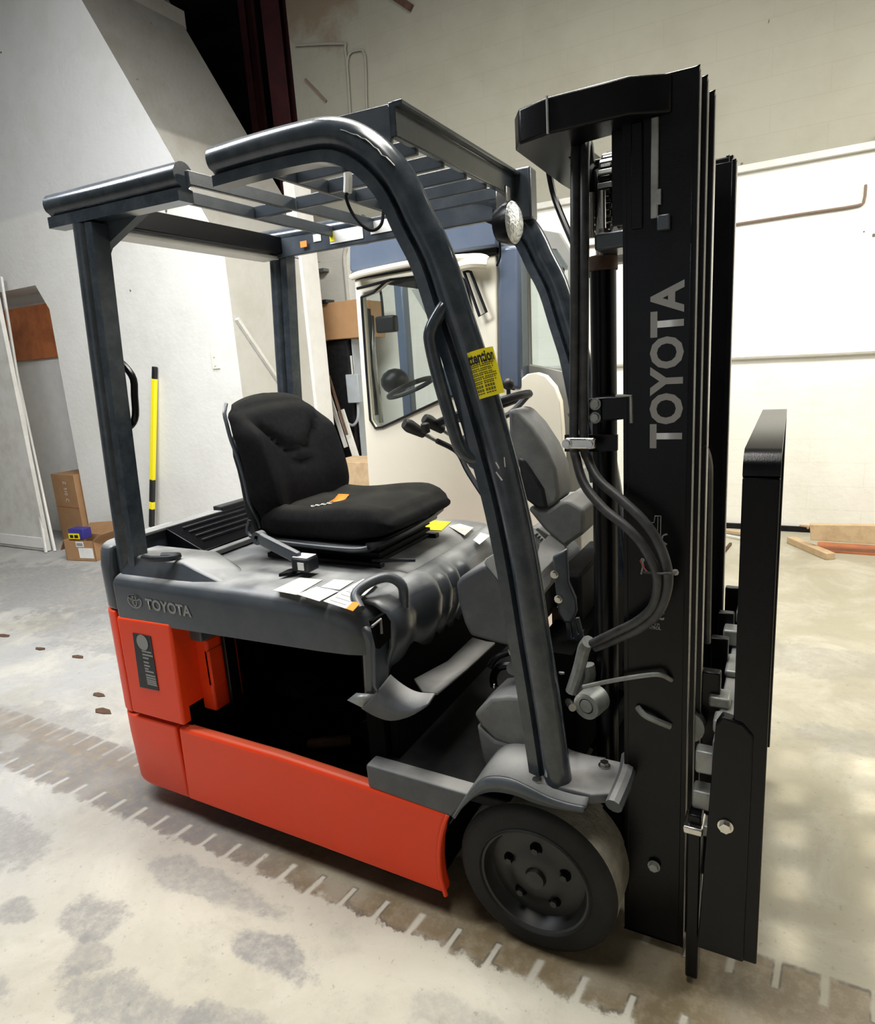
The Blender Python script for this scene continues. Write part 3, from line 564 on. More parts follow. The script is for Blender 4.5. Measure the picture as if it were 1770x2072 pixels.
# far side frame, floor, interior
fx0, fx1 = -2.06, -.98
MB().box((fx0, 3.98, .14), (fx1, 4.03, 1.15)).build('far_panel', 'cream', CT)
for a in (fx0, aty(800, 640, 3.95).x, fx1-.05): MB().box((a, 3.95, 1.15), (a+.07, 4.03, 2.2)).build('far_post', 'cab_blue', CT, bevel=.01)
MB().box((fx0, 3.05, .14), (fx0+.04, 3.98, 1.0)).build('front_panel', 'cream', CT)
MB().box((fx0, 3.05, .14), (fx1, 3.98, .2)).build('cab_floor', 'black_matt', CT)
MB().box((fx1-.04, 3.14, .14), (fx1, 3.98, 1.0)).build('rear_wall', 'cab_grey', CT)
MB().box((-2.0, 3.25, .2), (-1.45, 3.9, 1.24)).build('interior_console', 'black_matt', CT, bevel=.03)
s = MB(); s.sphere(aty(800, 772, 3.5), .10, 14, (.9, 1, .8)); s.build('headrest', 'plastic', CT)
MB().box((-1.60, 3.3, .95), (-1.35, 3.72, 1.32)).build('cab_seat', 'plastic', CT, bevel=.05, seg=3)
s = MB(); c = aty(830, 785, 3.35); s.tube([c+V((.13*math.cos(a_), .13*math.sin(a_), .05*math.cos(a_))) for a_ in [i*math.pi/8 for i in range(17)]], .014, 8, 2); s.build('cab_steering_wheel', 'cowl_dark', CT)
a = aty(757, 641, 3.4); b = aty(798, 671, 3.4); MB().box((a.x, 3.4, b.z), (b.x, 3.46, a.z)).build('cab_mirror', 'plastic', CT, bevel=.012)
MB().tube([aty(775, 640, 3.43), aty(772, 605, 3.43), aty(768, 580, 3.43)], .008, 6).build('mirror_stalk', 'plastic', CT)
MB().bar(aty(742, 625, 3.2), aty(758, 840, 3.2), .03, .03, (0, 1, 0)).build('hydraulic_rail', 'plastic', CT)
MB().tube([aty(752, 640, 3.25), aty(756, 720, 3.2), aty(766, 800, 3.2), aty(772, 855, 3.2)], .014, 8).build('inner_tube', 'steel', CT)
for a in ((788, 640), (905, 700)):
    pass
MB().prism([aty(832, 586, 3.9), aty(905, 570, 3.9), aty(935, 760, 3.9), aty(925, 740, 3.9)], (0, .02, 0)).build('document_holder', 'cab_grey', CT)
for k, yy in enumerate((3.0, 3.85)):
    for xx in (-1.85, -1.15):
        MB().lathe((xx, yy+.02, .14), (0, 1, 0), [(0, .001), (0, .12), (.01, .14), (.12, .14), (.13, .12), (.13, .001)], 28).build('wheel', 'rubber', CT)

# ================================================================= THE FORKLIFT
FK = thing('forklift', 'orange and dark grey electric forklift with black mast, standing in the middle of the floor', 'forklift', (-1.3, 1.93, 0))
yn, yf = 1.404, 2.45
def P_(px, py, y=1.404): return aty(px, py, y)
# --- chassis -----------------------------------------------------
sk = [(359, 1471), (560, 1530), (740, 1590), (906, 1648), (896, 1676), (890, 1708), (889, 1745), (893, 1780), (902, 1812), (640, 1713), (380, 1617)]
MB().pxy(sk, yn, .045).build('side_skirt', 'orange', FK, bevel=.014, seg=3)
MB().prism([V((p.x, yf, p.z)) for p in [aty(a, b, yn) for a, b in sk]], (0, -.045, 0)).build('side_skirt', 'orange', FK, bevel=.014, seg=3)
# wheel arch lip of the skirt
MB().tube([aty(a, b, yn+.005) for a, b in sk[3:9]], .007, 8).build('arch_lip', 'orange', FK)
MB().box((-1.92, yn+.05, .10), (-.86, yf-.05, .30)).build('chassis_floor', 'shade_black', FK, smooth=0)
MB().box((-1.92, yf-.10, .10), (-1.02, yf-.05, .80)).build('compartment_far_wall', 'shade_black', FK, smooth=0)
MB().box((-1.92, yn+.03, .10), (-1.86, yf-.05, .80)).build('compartment_rear_wall', 'shade_black', FK, smooth=0)
MB().box((-1.10, yn+.06, .10), (-1.04, yf-.05, .80)).build('compartment_front_wall', 'shade_black', FK, smooth=0)
# counterweight: lower block, upper rim, battery-side cover
def rbox(x0, x1, y0, y1, z0, z1, r, n=6, taper=0.0):
    pts = []
    for (cx, cy, a0) in ((x0+r, y0+r, 180), (x1, y0, None), (x1, y1, None), (x0+r, y1-r, 90)):
        if a0 is None: pts.append((cx, cy)); continue
        for i in range(n+1):
            a = R(a0+90*i/n) if a0 == 180 else R(90+90*i/n)
            pts.append((cx+r*math.cos(a), cy+r*math.sin(a)))
    return pts
def ring(pts, z, s=1.0, c=(-2.1, 1.93)): return [V((c[0]+(x-c[0])*s, c[1]+(y-c[1])*s, z)) for x, y in pts]
lo = rbox(-2.27, -1.915, yn, yf, 0, 0, .13)
MB().loft([ring(lo, .075, .96), ring(lo, .10, .985), ring(lo, .30), ring(lo, .385)]).build('counterweight_base', 'orange', FK, bevel=.006)
hi = rbox(-2.26, -2.152, yn+.004, yf-.004, 0, 0, .10)
MB().loft([ring(hi, .392), ring(hi, .80, .995)]).build('counterweight_rim', 'orange', FK, bevel=.006)
cap = rbox(-2.255, -2.135, yn+.008, yf-.008, 0, 0, .10)
MB().loft([ring(cap, .803), ring(cap, .97), ring(cap, 1.02, .985), ring(cap, 1.045, .96)]).build('rear_cover', 'hood', FK, bevel=.012, seg=3)
cv = [(234, 1247), (342, 1264), (372, 1470), (268, 1441)]
MB().pxy(cv, yn-.004, .25).build('side_cover', 'orange', FK, bevel=.010, seg=3)
sc1 = MB().box((-1.875, 1.50, .42), (-1.80, 1.64, .70)); sc1.build('cover_flange', 'orange', FK, bevel=.008)
MB().box((-1.82, 1.50, .52), (-1.795, 1.60, .66)).build('cover_flange_lug', 'orange', FK, bevel=.004)
MB().box((-1.86, 1.48, .70), (-1.80, 1.64, .78)).build('cover_hinge', 'cowl_dark', FK, bevel=.006)
MB().box((-1.785, 1.55, .38), (-1.765, 1.60, .79)).build('compartment_post', 'black', FK, bevel=.004)
# black specification plate on the cover
lb = [(268, 1281), (304, 1288), (321, 1398), (283, 1390)]
DP = MB().pxy(lb, yn-.0065, .002).build('data_plate', 'plastic', FK, smooth=0)
lc = aty(288, 1300, yn-.0075)
MB().lathe(lc, (0, -1, 0), [(0, .001), (0.0006, .001), (0.0006, .030), (0, .030)], 24).build('plate_emblem', 'letter', DP)
for z_, w_ in ((.668, .05), (.655, .055), (.642, .03), (.625, .028), (.612, .03), (.600, .02), (.590, .045), (.575, .05), (.565, .05), (.556, .05), (.548, .05), (.540, .052)):
    MB().box((lc.x-.012, yn-.0075, z_), (lc.x-.012+w_, yn-.0067, z_+.006)).build('print_line', 'letter', DP, smooth=0)
c = aty(590, 1518, 1.9)
MB().tube([(-1.46, 1.60, .31), (-1.40, 1.60, .33), (-1.33, 1.66, .32)], .02, 10).build('floor_boss', 'rust', FK)

# --- hood --------------------------------------------------------
x0, x1, zt, zb = -2.128, -1.02, .955, .785
def hring(x, top, rn, bot=.785, yy0=yn, inset=0.0, xs=0):
    pts = [(yy0+inset, bot)]
    for i in range(7):
        a = R(180-90*i/6); pts.append((yy0+inset+rn+rn*math.cos(a), top-rn+rn*math.sin(a)))
    for i in range(7):
        a = R(90-90*i/6); pts.append((yf-inset-rn+rn*math.cos(a), top-rn+rn*math.sin(a)))
    pts.append((yf-inset, bot))
    return [V((x, p, q)) for p, q in pts]
hr = []
for x, top, rn, bot, ins in ((-2.128, .935, .03, .775, .004), (-2.115, .945, .04, .775, 0), (-1.6, .957, .06, .785, 0), (-1.2, .962, .07, .795, 0), (-1.10, .955, .08, .800, .0), (-1.055, .935, .08, .803, .006), (-1.03, .905, .08, .806, .018), (-1.02, .875, .06, .81, .03)):
    hr.append(hring(x, top, rn, bot, yn, ins))
HD = MB().loft(hr).build('hood', 'hood', FK, bevel=0, smooth=50)
# raised shoulder at the rear near corner and its mirror
for s_ in (0, 1):
    q = []
    for x, z, w1 in ((-2.11, 1.008, .15), (-1.80, 1.008, .15), (-1.74, .99, .14), (-1.62, .955, .10)):
        ys = (yn+.022, yn+.05, yn+.05+w1, yn+.09+w1)
        zz = (.93, z, z-.005, .93)
        q.append([V((x, (a if not s_ else yn+yf-a), b)) for a, b in zip(ys, zz)])
    MB().loft(q).build('hood_shoulder', 'hood', FK, bevel=.016, seg=3)
# front leg of the hood and contoured apron under the front edge
leg = [(722, 1262), (744, 1276), (757, 1300), (758, 1412), (734, 1414), (729, 1322)]
MB().pxy(leg, yn+.012, .07).build('hood_leg', 'hood', FK, bevel=.014, seg=3)
MB().prism([V((p.x, yf-.012, p.z)) for p in [aty(a, b, yn) for a, b in leg]], (0, -.07, 0)).build('hood_leg', 'hood', FK, bevel=.014, seg=3)
ap = []
ny = 40
for j, (x, z) in enumerate(((-1.075, .952), (-1.03, .947), (-.995, .925), (-.978, .88), (-.985, .82), (-1.01, .76), (-1.035, .70))):
    row = []
    for i in range(ny+1):
        y = yn+.05+(yf-yn-.1)*i/ny; u = y-yn
        dx = 0
        for c_, w_, a_ in ((.21, .05, -.022), (.36, .020, -.016), (.43, .020, -.016), (.50, .020, -.016), (.68, .1, -.012)):
            dx += a_*math.exp(-((u-c_)/w_)**2)*min(1, j/2.0)
        row.append(V((x+dx+.02*math.sin(u*3), y, z+dx*.6)))
    ap.append(row)
q = MB()
q.loft(ap, cap=False, closed=False); q.build('hood_apron', 'hood', FK, smooth=60, solid=.012)
MB().box((-1.03, yn+.08, .36), (-1.005, yf-.08, .90)).build('front_bulkhead', 'shade_black', FK, smooth=0)
MB().prism([at(758, 1275, 0, -1.0), at(775, 1262, 0, -1.0), at(788, 1290, 0, -1.0), at(786, 1385, 0, -1.0), at(792, 1408, 0, -1.0), at(770, 1410, 0, -1.0), at(760, 1390, 0, -1.0)], (-.01, 0, 0)).build('leg_flange', 'slate', FK, bevel=.002)
# shade plate for the latch opening, and grab loop at the near front corner
MB().tube([(-1.045, 1.41, .945), (-1.075, 1.435, .975), (-1.055, 1.475, 1.0), (-1.02, 1.525, 1.005), (-.985, 1.545, .975), (-.985, 1.545, .91)], .0155, 12, 5).build('grab_loop', 'slate', FK)
lo_ = MB(); lo_.prism([at(746, 1256, 0, -.958), at(772, 1240, 0, -.958), at(783, 1256, 0, -.958), at(783, 1290, 0, -.958), at(760, 1312, 0, -.958)], (.012, 0, 0))
lo_.build('latch_shade_plate', 'shade_black', FK, smooth=0)  # flat dark plate paints the shade of the latch opening
MB().tube([at(752, 1268, 0, -.94), at(770, 1253, 0, -.94), at(772, 1282, 0, -.94)], .004, 6, 0).build('latch_wire', 'cowl', FK)
# curled sheet and long channel under the apron
ra, rb = [], []
for i, ((a, b), (c, d)) in enumerate(zip([(790, 1365), (808, 1380), (830, 1394), (853, 1402), (880, 1404)], [(732, 1433), (760, 1449), (792, 1458), (828, 1450), (862, 1428)])):
    ra.append(aty(a, b, 1.425)); rb.append(aty(c, d, 1.385))
mid = [p.lerp(q_, .5)+V((0, -.012, -.006)) for p, q_ in zip(ra, rb)]
MB().loft([catmull(ra, 4), catmull(mid, 4), catmull(rb, 4)], cap=False, closed=False).build('curled_plate', 'cowl_dark', FK, smooth=60, solid=.006)
MB().loft([[aty(703, 1417, 1.39), aty(722, 1402, 1.41)], [aty(735, 1433, 1.39), aty(760, 1405, 1.41)]], cap=False, closed=False).build('curled_plate_tab', 'worn_steel', FK, solid=.006)
c1 = [aty(838, 1376, 1.56), aty(856, 1401, 1.50), aty(884, 1404, 1.50)]
c2 = [aty(905, 1340, 1.75), aty(928, 1354, 1.70), aty(948, 1352, 1.72)]
c3 = [aty(956, 1292, 2.0), aty(984, 1300, 1.95), aty(1001, 1302, 1.95)]
MB().loft([c1, c2, c3], cap=False, closed=False).build('channel_strip', 'cowl', FK, smooth=40, solid=.008)

# --- stickers on the hood ------------------------------------------
def topq(name, pts, mt, z=.9625):
    vs = [atz(a, b, z) for a, b in pts]; return MB().prism(vs, (0, 0, .0012)).build(name, mt, FK, smooth=0)
topq('warning_label', [(552, 1195), (607, 1169), (652, 1174), (600, 1204)], 'dirty_white')
topq('warning_label', [(601, 1203), (640, 1188), (684, 1197), (646, 1217)], 'white')
topq('warning_label', [(649, 1188), (676, 1173), (716, 1176), (687, 1194)], 'white')
topq('warning_label', [(654, 1217), (735, 1172), (764, 1180), (706, 1234)], 'white', .9635)
topq('warning_label', [(700, 1232), (716, 1216), (728, 1222), (714, 1237)], 'orange_label', .9655)['label'] = 'orange end of the warning label'
topq('yellow_label', [(818, 1056), (842, 1051), (912, 1056), (893, 1074), (828, 1070)], 'yellow', .964)['label'] = 'yellow caution label'
topq('warning_label', [(908, 1065), (930, 1060), (958, 1068), (940, 1084)], 'dirty_white', .964)
topq('warning_label', [(957, 1093), (972, 1078), (992, 1084), (970, 1102)], 'white', .964)
lines = MB()
for i in range(7):
    a = atz(668+i*11, 1214-i*6, .9652); b = atz(700+i*9, 1224-i*6.5, .9652); lines.bar(a, b, .003, .0006)
lines.build('label_print', 'letter', FK, smooth=0)
# loose bits on the hood
MB().prism([atz(564, 1168, .966), atz(590, 1164, .966), atz(618, 1152, .966), atz(600, 1155, .966), atz(584, 1158, .966)], (0, 0, .012)).build('rubber_tab', 'black_matt', FK, bevel=.002)
# grey latch handle at the rear near corner
hb = MB(); a = atz(290, 1128, 1.02); b = atz(352, 1127, 1.02)
hb.tube([a, a.lerp(b, .45)+V((0, -.02, 0)), b+V((0, -.015, 0)), b+V((0, .02, 0)), a.lerp(b, .45)+V((0, .02, 0))], .011, 8, 4)
hb.build('tilt_latch', 'plastic', FK)
# louvred black panel behind the seat
pa, pb = V((-2.125, 0, 1.055)), V((-1.93, 0, .975))
pp = MB(); y0_, y1_ = 1.66, 2.36
pp.prism([(pa.x, y0_, pa.z), (pb.x, y0_, pb.z), (pb.x, y0_, .95), (pa.x, y0_, .95)], (0, y1_-y0_, 0)); LP = pp.build('louvre_panel', 'black', FK, bevel=.004)
for i in range(4):
    t_ = .2+.17*i; c = pa.lerp(pb, t_)
    MB().bar((c.x, y0_+.05, c.z+.003), (c.x, y0_+.40, c.z+.003), .012, .012).build('louvre', 'plastic', LP, bevel=.003)
MB().bar((-2.145, 1.55, 1.052), (-2.145, 2.35, 1.052), .05, .012).build('rear_ledge', 'cowl', FK, bevel=.003)
MB().box((-2.17, 1.95, 1.05), (-2.12, 2.34, 1.075)).build('rear_ledge_cap', 'plastic', FK, bevel=.004)
MB().box((-1.92, 1.62, .955), (-1.885, 2.3, .975)).build('hood_step', 'cowl', FK, bevel=.004)
# side lettering and emblem
p = aty(293, 1229, yn-.001)
a = aty(293, 1205, yn); b = aty(388, 1243, yn)
text('side_lettering', 'TOYOTA', 'letter', FK, (a.x, yn-.0012, .836), (1, 0, -.012), (0, 0, 1), .041, b.x-a.x, bold=.03, depth=.001)
def ellring(cx, cz, rx, rz, w_, n=40, y=yn-.0022):
    q = MB(); o1 = [V((cx+rx*math.cos(t_), y, cz+rz*math.sin(t_))) for t_ in [2*math.pi*i/n for i in range(n)]]
    i1 = [V((cx+(rx-w_)*math.cos(t_), y, cz+(rz-w_)*math.sin(t_))) for t_ in [2*math.pi*i/n for i in range(n)]]
    return q.loft([o1+[o1[0]], i1+[i1[0]]], cap=False, closed=False)
cc = aty(272, 1211, yn); EM = ellring(cc.x, .858, .037, .026, .0045).build('side_emblem', 'letter', FK, smooth=0)
ellring(cc.x, .871, .029, .0105, .004).build('emblem_ring', 'letter', EM, smooth=0)
ellring(cc.x, .860, .0115, .022, .004).build('emblem_ring', 'letter', EM, smooth=0)

# --- rear pillars and overhead guard ---------------------------------
def prof(rt_, fl, wd, sgn=1, n=14):
    """round tube with an inward flange carrying a groove"""
    pts = [(rt_*math.cos(t_), rt_*math.sin(t_)*sgn) for t_ in [R(-125+250*i/n) for i in range(n+1)]]
    h = wd/2
    pts += [(-rt_*.75, .62*h*1.15*sgn), (-rt_*.95, .45*h*sgn), (-rt_*1.05, h*sgn), (-rt_*1.05-fl, h*sgn), (-rt_*1.05-fl, -h*sgn), (-rt_*1.05, -h*sgn), (-rt_*.95, -.45*h*sgn), (-rt_*.75, -.62*h*1.15*sgn)]
    return pts
def mir(p): return V((p.x, yn+yf-p.y, p.z))
rp = [aty(172, 455, 1.47), aty(205, 720, 1.47), aty(238, 970, 1.47), aty(256, 1100, 1.47), aty(262, 1160, 1.47)]
fcp = [(437, 328), (535, 299), (625, 277), (668, 271), (703, 276), (738, 292), (772, 318), (805, 356), (828, 396), (848, 440), (888, 520), (922, 625), (955, 725), (985, 825), (1007, 905), (1028, 985), (1045, 1060), (1064, 1160), (1084, 1290), (1106, 1425), (1131, 1600)]
fpath = [aty(a, b, 1.47) for a, b in fcp]
rear_rail = [aty(108, 418, 1.47), aty(371, 354, 1.47)]
for s_ in (0, 1):
    f_ = (lambda p: p) if not s_ else mir
    sg = -1 if s_ else 1
    MB().sweep([f_(p) for p in rp], [(a, b) for a, b in prof(.036, .034, .058)]).build('rear_pillar', 'slate_tube', FK, smooth=40)
    MB().sweep([f_(p) for p in catmull(fpath, 3)[::-1]], prof(.038, .028, .048)).build('front_pillar', 'slate_tube', FK, smooth=40)
    MB().sweep([f_(p) for p in rear_rail[::-1]], prof(.036, .034, .055)).build('roof_rail', 'slate_tube', FK, smooth=40)
# rear cross beam: dark channel
MB().box((-2.06, 1.50, 2.115), (-1.97, 2.36, 2.185)).build('rear_beam', 'black', FK, bevel=.004)
MB().box((-2.09, 1.50, 2.095), (-2.0, 2.36, 2.11)).build('rear_beam_flange', 'white_paint', FK, bevel=.003)
MB().prism([aty(188, 440, 1.5), aty(300, 415, 1.5), aty(212, 500, 1.5), aty(205, 520, 1.5)], (0, .03, 0)).build('gusset', 'slate', FK)
MB().tube([aty(222, 450, 1.55), aty(224, 470, 1.56), aty(216, 486, 1.55), aty(205, 493, 1.54)], .009, 8).build('rear_wire', 'black_matt', FK)
ZR = 2.165
def rbar(a, b, name='roof_bar', h=.04, w_=.016, mt='slate'): return MB().bar(a, b, w_, h).build(name, mt, FK, bevel=.003)
rbar((-1.54, 1.46, ZR), (-1.50, 2.36, ZR)); rbar((-1.70, 1.48, ZR), (-1.70, 2.36, ZR)); rbar((-1.31, 1.49, ZR), (-1.31, 2.36, ZR))
rbar((-1.69, 1.90, ZR), (-1.535, 1.90, ZR)); rbar((-1.505, 1.90, ZR), (-1.32, 1.90, ZR))
for y_ in (1.66, 1.81, 1.96, 2.11, 2.26): rbar((-1.30, y_, ZR), (-.90, y_, ZR))
# far rail of the roof is a deep plate with labels
FRL = MB().box((-2.03, 2.35, 2.10), (-.98, 2.375, 2.19)).build('far_rail_plate', 'slate', FK, bevel=.004)
def lab(a, b, y, name, mt, par): 
    p, q = aty(*a, y), aty(*b, y); return MB().box((p.x, y-.001, min(p.z, q.z)), (q.x, y, max(p.z, q.z))).build(name, mt, par, smooth=0)
lab((666, 469), (735, 482), 2.348, 'rail_label', 'white', FRL); lab((666, 470), (677, 488), 2.346, 'rail_label_yellow', 'yellow', FRL)
lab((748, 449), (797, 466), 2.348, 'rail_label', 'white', FRL); lab((633, 475), (650, 487), 2.348, 'rail_label', 'dirty_white', FRL)
lab((882, 403), (889, 418), 2.348, 'rail_label_yellow', 'yellow', FRL)
o = lab((607, 489), (621, 499), 2.34, 'side_reflector', 'orange_label', FRL)
# front header: upright plate along the near side and the deep front beam
nose = [aty(640, 246, 1.53), aty(784, 210, 1.53), aty(796, 232, 1.53), aty(790, 300, 1.53), aty(740, 300, 1.53)]
MB().prism(nose, (0, .012, 0)).build('header_side_plate', 'slate', FK, bevel=.002)
fb0 = at(793, 232, 2, 2.215); 
MB().prism([(-.905, 1.53, 2.235), (-.865, 1.53, 2.235), (-.865, 1.53, 2.222), (-.885, 1.53, 2.222), (-.885, 1.53, 2.155), (-.905, 1.53, 2.155)], (0, .84, 0)).build('front_beam', 'slate_tube', FK, bevel=.003)
MB().box((-.91, 2.33, 2.08), (-.83, 2.40, 2.25)).build('header_bracket', 'slate', FK, bevel=.008)
# wires and switch box under the roof
MB().tube([aty(697, 318, 1.62), aty(698, 335, 1.62), aty(703, 350, 1.62)], .011, 8).build('wire_boot', 'black_matt', FK)
MB().tube([aty(703, 350, 1.62), aty(704, 362, 1.62), aty(703, 390, 1.62)], .012, 8).build('wire_connector', 'white', FK)
MB().tube([aty(703, 390, 1.62), aty(700, 400, 1.62), aty(712, 430, 1.63), aty(735, 458, 1.64), aty(755, 466, 1.66), aty(772, 452, 1.67), aty(776, 415, 1.68)], .0045, 8, 6).build('loose_wire', 'black_matt', FK)
a = aty(757, 345, 1.68); b = aty(789, 402, 1.68); MB().box((a.x, 1.68, b.z), (b.x, 1.72, a.z)).build('relay_box', 'black_matt', FK, bevel=.010)
# head lamp at the far front corner
HL = MB(); c = aty(1020, 455, 2.25); HL.lathe(c+V((-.03, 0, 0)), (1, -.15, 0), [(0, .02), (.01, .045), (.05, .058), (.07, .060)], 24)
HL.v = [(p[0], p[1], c.z+(p[2]-c.z)*1.2) for p in HL.v]
HLo = HL.build('head_lamp', 'black', FK)
LQ = MB().lathe(c+V((.039, -.01, 0)), (1, -.15, 0), [(0, .058), (.012, .045), (.018, .001)], 24); LQ.v = [(p[0], p[1], c.z+(p[2]-c.z)*1.2) for p in LQ.v]; LQ.build('lamp_lens', 'lens', HLo)
MB().box((c.x-.02, c.y-.02, c.z+.05), (c.x+.02, c.y+.02, c.z+.12)).build('lamp_bracket', 'steel', HLo, bevel=.004)
MB().tube([c+V((-.02, 0, -.05)), c+V((-.02, 0, -.10)), c+V((-.035, 0, -.13))], .004, 6).build('lamp_wire', 'black_matt', HLo)
# grab handles
hp = [aty(912, 604, 1.47), aty(893, 628, 1.44), aty(872, 668, 1.42), aty(872, 700, 1.42), aty(890, 775, 1.42), aty(912, 850, 1.43), aty(930, 905, 1.44), aty(948, 925, 1.45), aty(975, 930, 1.47)]
hp2 = [V((p.x, p.y, p.z)) for p in hp]
for s_ in (0, 1):
    f_ = (lambda p: p) if not s_ else mir
    MB().tube([f_(p) for p in hp2], .0165, 12, 4).build('grab_handle', 'slate_tube', FK, smooth=50)
    MB().prism([f_(aty(a, b, 1.46)) for a, b in ((925, 905), (948, 945), (975, 962), (1000, 975), (985, 925), (955, 930))], (0, .02*(1 if not s_ else -1), 0)).build('handle_bracket', 'slate_tube', FK, bevel=.004)
MB().tube([aty(238, 728, 1.52), aty(256, 745, 1.52), aty(270, 768, 1.52), aty(272, 800, 1.52), aty(274, 840, 1.52), aty(266, 860, 1.52), aty(250, 872, 1.52)], .012, 10, 3).build('rear_grab_handle', 'black', FK)
MB().tube([aty(262, 940, 1.52), aty(268, 955, 1.52), aty(262, 975, 1.52)], .008, 8).build('pillar_hook', 'black', FK)
MB().tube([aty(205, 500, 1.52), aty(211, 520, 1.53), aty(214, 560, 1.52)], .008, 8).build('pillar_cable', 'black_matt', FK)
# yellow attention label wrapped on the front pillar
e0 = [(941, 716), (984, 703), (994, 704), (1016, 794), (1005, 800), (966, 810)]
AL = MB()
pc = [(948, 700), (988, 822)]
q0, q1 = aty(968, 711, 1.47), aty(992, 803, 1.47)
axd = (q1-q0).normalized(); nx = V((0, 1, 0)).cross(axd).normalized()
if nx.x < 0: nx = -nx
rows = []
for t_ in (0, 1):
    base = q0.lerp(q1, t_); rows.append([base+nx*(.0395*math.cos(a_))+V((0, -.0395*math.sin(a_), 0)) for a_ in [R(2+152*i/16) for i in range(17)]])
ALo = AL.loft(rows, cap=False, closed=False).build('attention_label', 'yellow', FK, smooth=60)
def curved_text(name, body, mt, t0, hgt, a0, a1, bold=.0, par=None):
    o = text(name, body, mt, None, (0, 0, 0), (1, 0, 0), (0, 1, 0), 1.0, 1.0, bold=bold, depth=0)
    L_ = (q1-q0).length
    for v in o.data.vertices:
        a_ = R(a0+(a1-a0)*v.co.x); zz = t0*L_+hgt*(1-v.co.y)
        v.co = q0+axd*zz+nx*(.0402*math.cos(a_))+V((0, -.0402*math.sin(a_), 0))
    setpar(o, par); return o
curved_text('label_heading', 'Attention', 'ink', .03, .028, 132, 14, .03, ALo)
bodyt = ['This truck must be', 'operated by trained', 'personnel only. Wear', 'the seat belt at all', 'times. Never ride']
for i in range(5): curved_text('label_text', '======= ====== ===='[:14+i % 3*2], 'ink', .24+.09*i, .008, 122, 22+7*(i % 3), 0, ALo)
for i in range(3): curved_text('label_text', '==== ====', 'ink', .69+.08*i, .008, 115, 40, 0, ALo)
# scratches
for (a, b, w_) in (((1003, 935), (1010, 948), .004), ((1004, 955), (1016, 972), .006), ((1020, 925), (1022, 945), .002)):
    p, q_ = aty(*a, 1.431), aty(*b, 1.431); MB().bar(p, q_, .002, w_, (0, 1, 0)).build('chipped_paint', 'dirty_white', FK, smooth=0)
sm = MB()
rn_ = random.Random(5)
prev = None
for i in range(14):
    t_ = i/13; px_ = 690+t_*108; py_ = 262+ (t_**1.6)*75; p = aty(px_, py_+rn_.uniform(-3, 3), 1.434+.0*t_)
    if prev: sm.bar(prev, p, .0015, .004+rn_.random()*.004, (0, 1, 0))
    prev = p
sm.build('scraped_paint', 'dirty_white', FK, smooth=0)
# --- step, floor and front fender ------------------------------------
st = [(738, 1547), (850, 1583), (978, 1590), (950, 1618), (916, 1655), (744, 1594)]
MB().pxy([(738, 1547), (960, 1612), (937, 1632), (914, 1656), (744, 1594)], yn+.002, .06).build('step_edge', 'cowl_dark', FK, bevel=.010, seg=3)
MB().box((-1.07, yn+.02, .405), (-.60, yf-.02, .437)).build('floor_plate', 'black_matt', FK, bevel=.006)
MB().prism([aty(727, 1462, 1.62), aty(748, 1452, 1.62), aty(752, 1540, 1.62), aty(735, 1540, 1.62)], (0, .5, 0)).build('step_riser', 'black', FK, bevel=.004)
hub = V((-.555, yn, .2235))
arc = []
for a_ in range(178, 66, -8):
    arc.append((hub.x+.268*math.cos(R(a_)), hub.z+.275*math.sin(R(a_))))
fr_ = []
pts = [aty(917, 1655, yn), aty(935, 1627, yn), aty(955, 1598, yn), aty(975, 1577, yn), aty(1000, 1571, yn), aty(1035, 1576, yn), aty(1070, 1592, yn), aty(1110, 1612, yn), aty(1150, 1625, yn), aty(1185, 1632, yn)]
cp = catmull(pts, 3)
low = [aty(906, 1672, yn), aty(930, 1640, yn), aty(960, 1612, yn), aty(985, 1602, yn), aty(1010, 1601, yn), aty(1045, 1608, yn), aty(1080, 1622, yn), aty(1115, 1632, yn), aty(1150, 1638, yn), aty(1180, 1643, yn)]
cl = catmull(low, 3)
MB().loft([cp, cl], cap=False, closed=False).build('fender_lip', 'slate', FK, solid=.010, smooth=60)
MB().loft([cp, [p+V((0.0, .20, .01)) for p in cp]], cap=False, closed=False).build('fender_top', 'cowl', FK, solid=.010, smooth=60)
MB().loft([[p+V((0, .012, .0)) for p in cl], [p+V((0, .21, 0)) for p in cl]], cap=False, closed=False).build('wheel_arch', 'shade_black', FK, solid=.008, smooth=60)
MB().prism([(-.62, yn+.03, .487), (-.40, yn+.03, .487), (-.345, yn+.06, .487), (-.345, yn+.20, .487), (-.62, yn+.20, .487)], (0, 0, .03)).build('pillar_base', 'cowl_dark', FK, bevel=.008, seg=3)
MB().tube([(-.345, yn+.03, .50), (-.335, yn+.12, .525), (-.345, yn+.21, .525)], .022, 10).build('base_lug', 'cowl_dark', FK)
def bolt(c, d, r=.012, h=.009, mt='steel', par=FK, name='bolt'):
    c = V(c); d = V(d).normalized()
    q = MB(); q.cyl(c, c+d*.003, r*1.35, 16); q.cyl(c+d*.003, c+d*(h+.003), r, 6); return q.build(name, mt, par, smooth=20)
bolt(aty(1087, 1597, yn+.03)+V((0, 0, .012)), (0, 0, 1), .014, .016); bolt((-.50, yn+.06, .518), (0, 0, 1), .012, .010); bolt((-.40, yn+.16, .518), (0, 0, 1), .012, .010)
MB().prism([V((p.x, yf-.0, p.z)) for p in [aty(a, b, yn) for a, b in ((975, 1577), (1035, 1576), (1110, 1612), (1185, 1632), (1185, 1643), (1080, 1622), (985, 1602))]], (0, -.2, 0)).build('fender_top', 'slate', FK)
